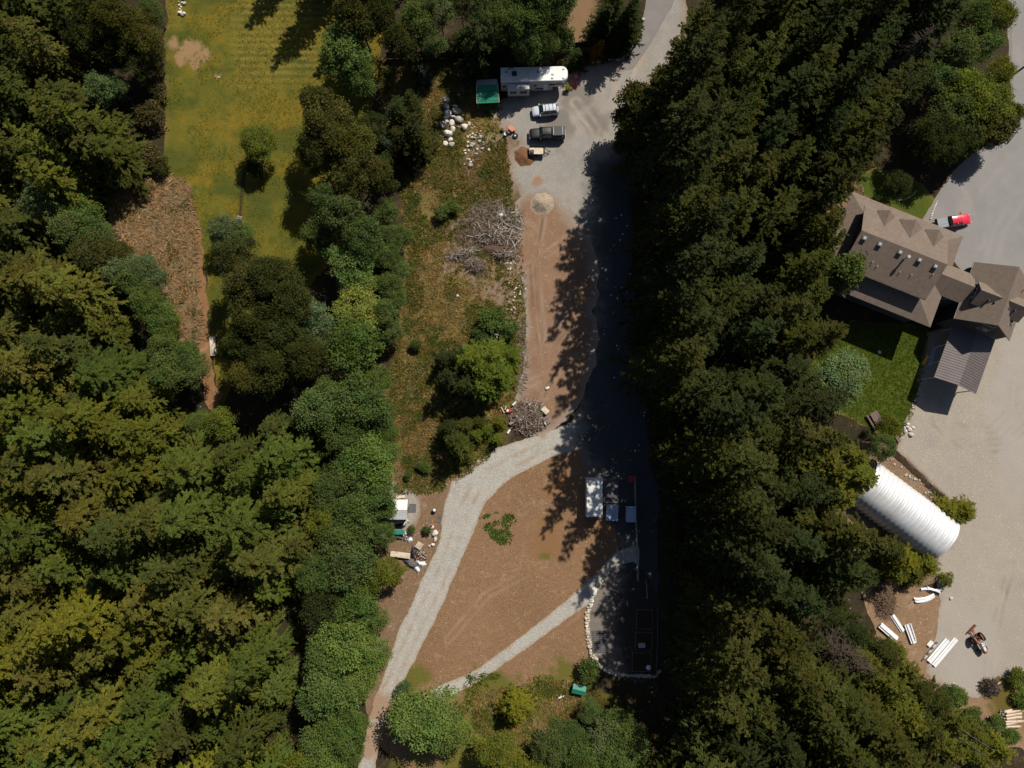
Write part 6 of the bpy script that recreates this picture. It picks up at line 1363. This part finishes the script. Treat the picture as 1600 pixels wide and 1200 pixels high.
q = thing('planter', 'leafy yellow flower pot under the camper nose', 'flower pot', G(887,140)); MB().tube((0,0,0),(0,0,.4),.25,.33,12).build('pot', TRIMD, q); fl = inst('plant', KIND['bush'][0][0], q, (0,0,.35), (0,0,0), (.35,.35,.3), (0.32,0.24,0.03))
# gate pole by the road
p0 = G(967,110); p1 = G(997,66); q = thing('field_gate', 'thin black swing gate standing open at the end of the paved road', 'gate', p0); d = p1-p0
q2 = MB(); 
for z in (.25,.55,.85,1.1): q2.tube(d*0.42+Vector((0,0,z)), d+Vector((0,0,z)), .035, .035, 5)
for f in (.42,.61,.8,1): q2.tube(d*f+Vector((0,0,.2)), d*f+Vector((0,0,1.12)), .035, .035, 5)
q2.build('gate_frame', TRIMD, q); MB().tube(d*1.01, d*1.01+Vector((0,0,1.35)), .09, .09, 8).build('gate_post', TRIMD, q); MB().tube(Vector((0,0,.03)), d*.42+Vector((0,0,.25)), .045, .045, 5).build('gate_bar', TRIMD, q)
# wheelbarrow by the container, lawn toys, bench
q = thing('wheelbarrow', 'red wheelbarrow with dark handles at the top of the pale rail fence', 'wheelbarrow', G(984.5,749), math.pi/2); mb = MB(); mb.loft([rrect(.1,0,.3,.22,.06,.32), rrect(.1,0,.52,.36,.08,.66)], False); mb.build('tray', mat('barrow_red',(0.5,0.02,0.025),rough=.45), q); MB().tube((.7,-.05,.2),(.7,.05,.2),.2,.2,14).build('wheel', RUBBER, q); MB().path([(.7,0,.2),(.3,.25,.34),(-1.0,.3,.62)],.025).path([(.7,0,.2),(.3,-.25,.34),(-1.0,-.3,.62)],.025).build('handles', TRIMD, q)
YEL = mat('toy_yellow', (0.72,0.42,0.02), (0.62,0.33,0.02), rough=.4)
q = thing('toy_slide', 'yellow play slide at the edge of the lawn beside the carport', 'toy slide', G(1443,562), 1.3); MB().loft([[Vector((x,-.25,z+.18)),Vector((x,-.22,z)),Vector((x,.22,z)),Vector((x,.25,z+.18)),Vector((x,.2,z+.18)),Vector((x,.17,z+.05)),Vector((x,-.17,z+.05)),Vector((x,-.2,z+.18))] for x,z in ((-.9,.12),(-.6,.15),(-.1,.45),(.4,.85),(.6,.88))], True).build('chute', YEL, q); MB().box((.68,-.2,.45),(.08,.06,.9)).box((.68,.2,.45),(.08,.06,.9)).box((.7,0,.3),(.06,.4,.06)).box((.7,0,.6),(.06,.4,.06)).build('ladder', mat('toy_orange',(0.7,0.2,0.02),rough=.4), q)
tag(MB().loft([rrect(0,0,1.7,.35,.1,.04), rrect(0,0,1.7,.35,.1,.12)], False).build('blue_board', BLUESHEET, loc=G(1456,556)), 'long blue grey board on the ground in the carport shade', 'board'); bpy.data.objects['blue_board'].rotation_euler = (0,0,1.25)
c, L, r = oriented(1363,645,1376,667,.75); q = thing('picnic_table', 'brown slatted picnic table partly under the trees at the lawn edge', 'picnic table', c, r)
BRS = mat('brown_slat', (0.20,0.135,0.125), (0.15,0.10,0.095), scale=2, rough=.85)
MB().box((0,0,0),(.01,.01,.01)); mb = MB(); [mb.box((0,-.36+.18*i,.74),(L,.15,.04)) for i in range(5)]; mb.build('tabletop', BRS, q)
for s in (-1,1): mb = MB(); [mb.box((0,s*(.72+.16*i),.45),(L,.13,.04)) for i in range(2)]; mb.build('bench', BRS, q)
for x in (-.8,.8): mb = MB(); mb.tube((x,-.7,0),(x,-.2,.72),.05).tube((x,.7,0),(x,.2,.72),.05).box((x,0,.41),(.07,1.7,.08)); mb.build('leg_frame', BRS, q)
c, L, r = oriented(1400,680,1406,691,.4); q = thing('garden_bench', 'small purplish slatted bench below the picnic table', 'bench', c, r); mb = MB(); [mb.box((0,-.2+.13*i,.43),(L,.1,.035)) for i in range(4)]; mb.build('seat', BRS, q); [MB().box((x,0,.21),(.07,.4,.42)).build('leg', BRS, q) for x in (-.5,.5)]
# ------------------------------------------------------------------ steel strips, firewood, posts at the right
def strip(u0, v0, u1, v1, wd, label, bend=0.0, z=.2, name='steel_strip', group='loose steel strips of an arched hut'):
    c, L, r = oriented(u0, v0, u1, v1, z); n = 14 if bend else 1; rr = []
    for i in range(n+1):
        f = i/n-.5; x = L*f; y = bend*(4*f*f-1); w_ = wd/2
        rr.append([Vector((x,y-w_,0)),Vector((x,y-w_,.12)),Vector((x,y-w_*.45,.14)),Vector((x,y-w_*.35,.28)),Vector((x,y+w_*.35,.28)),Vector((x,y+w_*.45,.14)),Vector((x,y+w_,.12)),Vector((x,y+w_,0))])
    o = MB().loft(rr, False).build(name, STRIPM, loc=c+Vector((0,0,z-.15))); o.rotation_euler = (0,0,r); return tag(o, label, 'steel strip', group)
z4 = lambda x, y: (1350+x/7.5, 890+y/7.5)
def st(x0,y0,x1,y1,w_,lab,bend=0,z=.2): a = z4(x0,y0); b = z4(x1,y1); return strip(a[0],a[1],b[0],b[1],w_,lab,bend,z)
st(745,212,905,237,.42,'uppermost curved steel strip below the young conifers',.25); st(670,235,895,275,.42,'curved steel strip just under the uppermost one',-.3); st(590,345,825,295,.42,'curved steel strip above the lowest curved one',.28); st(605,380,830,310,.40,'lowest of the four curved steel strips',.3)
st(195,650,390,820,.95,'straight steel strip at the far left of the brown clearing',0,.4); st(335,535,460,725,.68,'straight steel strip in the middle of the brown clearing'); st(510,645,590,865,.85,'wide double steel strip right of the middle one',0,.35); st(545,635,610,835,.3,'narrow steel strip lying along the wide double one',0,.45)
st(765,1085,985,825,.85,'left of the two long steel strips on the gravel edge',0,.25); st(820,1130,1085,815,.75,'right of the two long steel strips on the gravel edge',0,.2); st(760,900,805,845,.62,'short white steel piece at the top of the row of brackets')
for i in range(7):
    f = i/6; a = z4(690+150*f, 1050-190*f); c = G(*a); mb = MB().box((0,0,.14),(.5,.16,.28)).box((.15,0,.3),(.16,.3,.06)); o = mb.build('steel_bracket', GALV if i % 2 else STEEL, loc=c); o.rotation_euler = (0,0,.85); tag(o, 'steel bracket in the diagonal row beside the two long strips', 'bracket', 'row of steel brackets')
rngf = random.Random(9); gF2 = 'split logs stacked at the lower right'
for i in range(17):
    row = i//6; k = i % 6; a = (1567+row*.8+rngf.uniform(-1,1), 1113+k*4.6); b = (1596+rngf.uniform(-3,2), 1111+k*4.6+rngf.uniform(-3,3)-2); c, L, r = oriented(*a, *b, .2)
    mb = MB(); pr = [(-.16,0),(.02,-.14),(.17,.0),(.04,.15)]; mb.loft([[Vector((x,p[0]*s*1.25,.16+.25*row+p[1]*s)) for p in pr] for x, s in ((-L/2,1),(L/2,.85))], False)
    o = mb.build('split_log', mat('split_wood', (0.62,0.50,0.38), (0.48,0.36,0.26), scale=1.6, rough=.9, dirt=(0.26,0.18,0.12), dscale=1.4), loc=c); o.rotation_euler = (0,0,r); tag(o, 'long pale split log in the stack at the lower right corner', 'log', gF2)
pile('wood_scraps', 'short grey wood scraps beside the log stack', 'wood scraps', 1566,1115,6,7,.4,(('grey_scraps',TW1,26,.9,.08),), 33)
for a, b, H, lab in ((1500,1140,13,'thin bare dead trunk leaning over the shrubs in the lower right'),(1498,1154,11,'second thinner bare dead trunk below the first one in the lower right')):
    p = P(a, b, 6); t = thing('dead_trunk', lab, 'dead tree', (p.x, p.y, tz(p.x,p.y))); MB().tube((0,0,0),(0,0,H),.16,.06,8).build('trunk', GREYBARK, t); mb = MB(); [mb.tube((0,0,H*(.5+.1*k)),(math.cos(k*2.1)*.7,math.sin(k*2.1)*.7,H*(.5+.1*k)+.1),.03,.012,4) for k in range(4)]; mb.build('twigs', GREYBARK, t)
p = G(1570,127); up = thing('utility_pole', 'tall dark utility pole leaning over the paved road at the upper right', 'utility pole', p)
MB().tube((0,0,0),(0,0,11),.17,.12,10).build('pole', WOODD, up); MB().box((0,0,10.3),(2.4,.12,.14)).build('crossarm', WOODD, up); [MB().tube((x,0,10.37),(x,0,10.6),.05,.04,6).build('insulator', WHITESHEET, up) for x in (-1.1,-.4,.4,1.1)]
p = G(1572,217); ms = thing('mailbox_stand', 'dark angular timber stand with two small white boxes at the edge of the paved drive', 'mailbox stand', p, .1)
mb = MB(); mb.tube((0,-.9,.1),(-.6,.5,1.0),.07).tube((0,-.9,.1),(1.2,.7,1.0),.07).tube((-.6,.5,0),(-.6,.5,1.1),.07).tube((1.2,.7,0),(1.2,.7,1.1),.07).tube((-.6,.5,.98),(1.2,.7,.98),.06); mb.build('frame', TRIMD, ms); [MB().loft([rrect(x,y,.22,.14,.05,1.02), rrect(x,y,.22,.14,.05,1.25), rrect(x,y,.16,.09,.05,1.32)]).build('white_box', WHITESHEET, ms) for x, y in ((-.75,.5),(.55,.62))]
# house yard bits
q = thing('barbecue', 'black covered barbecue against the wing between house and garage', 'barbecue', G(1513,424), HA); MB().box((0,0,.45),(1.1,.5,.8)).build('cabinet', BLACKPL, q); MB().loft([rrect(0,0,.5,.28,.1,.85), rrect(0,0,.5,.26,.1,1.05), rrect(0,0,.4,.14,.1,1.15)]).build('hood', BLACKPL, q)
# ------------------------------------------------------------------ the dog
def skin(name, nodes, edges, m, parent=None, loc=None, rz=0, lv=1):
    me = bpy.data.meshes.new(name); me.from_pydata([n[:3] for n in nodes], edges, []); o = bpy.data.objects.new(name, me); COL.objects.link(o)
    o.modifiers.new('skin', 'SKIN'); s_ = me.skin_vertices[0].data if me.skin_vertices else None
    if s_ is None: me.attributes; 
    for i, n in enumerate(nodes): s_[i].radius = (n[3], n[4] if len(n) > 4 else n[3])
    s_[0].use_root = True
    sb = o.modifiers.new('sub', 'SUBSURF'); sb.levels = lv; sb.render_levels = lv; me.materials.append(m)
    dg = bpy.context.evaluated_depsgraph_get(); m2 = bpy.data.meshes.new_from_object(o.evaluated_get(dg)); bpy.data.objects.remove(o)
    m2.name = name; m2.polygons.foreach_set('use_smooth', [True]*len(m2.polygons)); o = bpy.data.objects.new(name, m2); COL.objects.link(o)
    if parent: o.parent = parent
    return o
def dogmat():
    m, nt, out = newmat('dog_coat'); p_ = nt.nodes.new("ShaderNodeBsdfPrincipled"); p_.inputs['Roughness'].default_value = .85
    tc = nt.nodes.new("ShaderNodeTexCoord"); mp = nt.nodes.new("ShaderNodeMapping"); mp.inputs['Scale'].default_value = (1,.7,.7); nt.links.new(tc.outputs['Object'], mp.inputs[0])
    f = ramp(nt, noise(nt, mp.outputs[0], 3.4, 2), .50, .54); c_ = mixc(nt, f, (0.66,0.64,0.60), (0.02,0.018,0.017)); nt.links.new(c_, p_.inputs['Base Color']); nt.links.new(p_.outputs[0], out.inputs[0]); return m
loc = G(875,1088); dog = thing('dog', 'white and black patched dog standing on the rough grass left of the little green hut', 'dog', loc, heading((870,1092),(881,1085)))
nd = [(-.28,0,.50,.12),(-.05,0,.50,.125),(.18,0,.50,.145),(.32,0,.55,.11),(.44,0,.68,.075),(.54,0,.75,.085),(.66,0,.72,.05),(.73,0,.70,.035)]
ed = [(0,1),(1,2),(2,3),(3,4),(4,5),(5,6),(6,7)]
for s in (-1,1):
    k = len(nd); nd += [(.22,s*.10,.36,.055),(.22,s*.10,.20,.035),(.23,s*.10,.04,.03),(.28,s*.10,.025,.028)]; ed += [(2,k),(k,k+1),(k+1,k+2),(k+2,k+3)]
    k = len(nd); nd += [(-.28,s*.10,.36,.075),(-.22,s*.10,.27,.045),(-.34,s*.10,.16,.03),(-.32,s*.10,.03,.026),(-.26,s*.10,.025,.026)]; ed += [(0,k),(k,k+1),(k+1,k+2),(k+2,k+3),(k+3,k+4)]
    k = len(nd); nd += [(.52,s*.07,.81,.03),(.48,s*.11,.78,.02)]; ed += [(5,k),(k,k+1)]
k = len(nd); nd += [(-.42,0,.56,.035),(-.52,0,.64,.028),(-.62,0,.74,.018)]; ed += [(0,k),(k,k+1),(k+1,k+2)]
skin('body', nd, ed, dogmat(), dog)
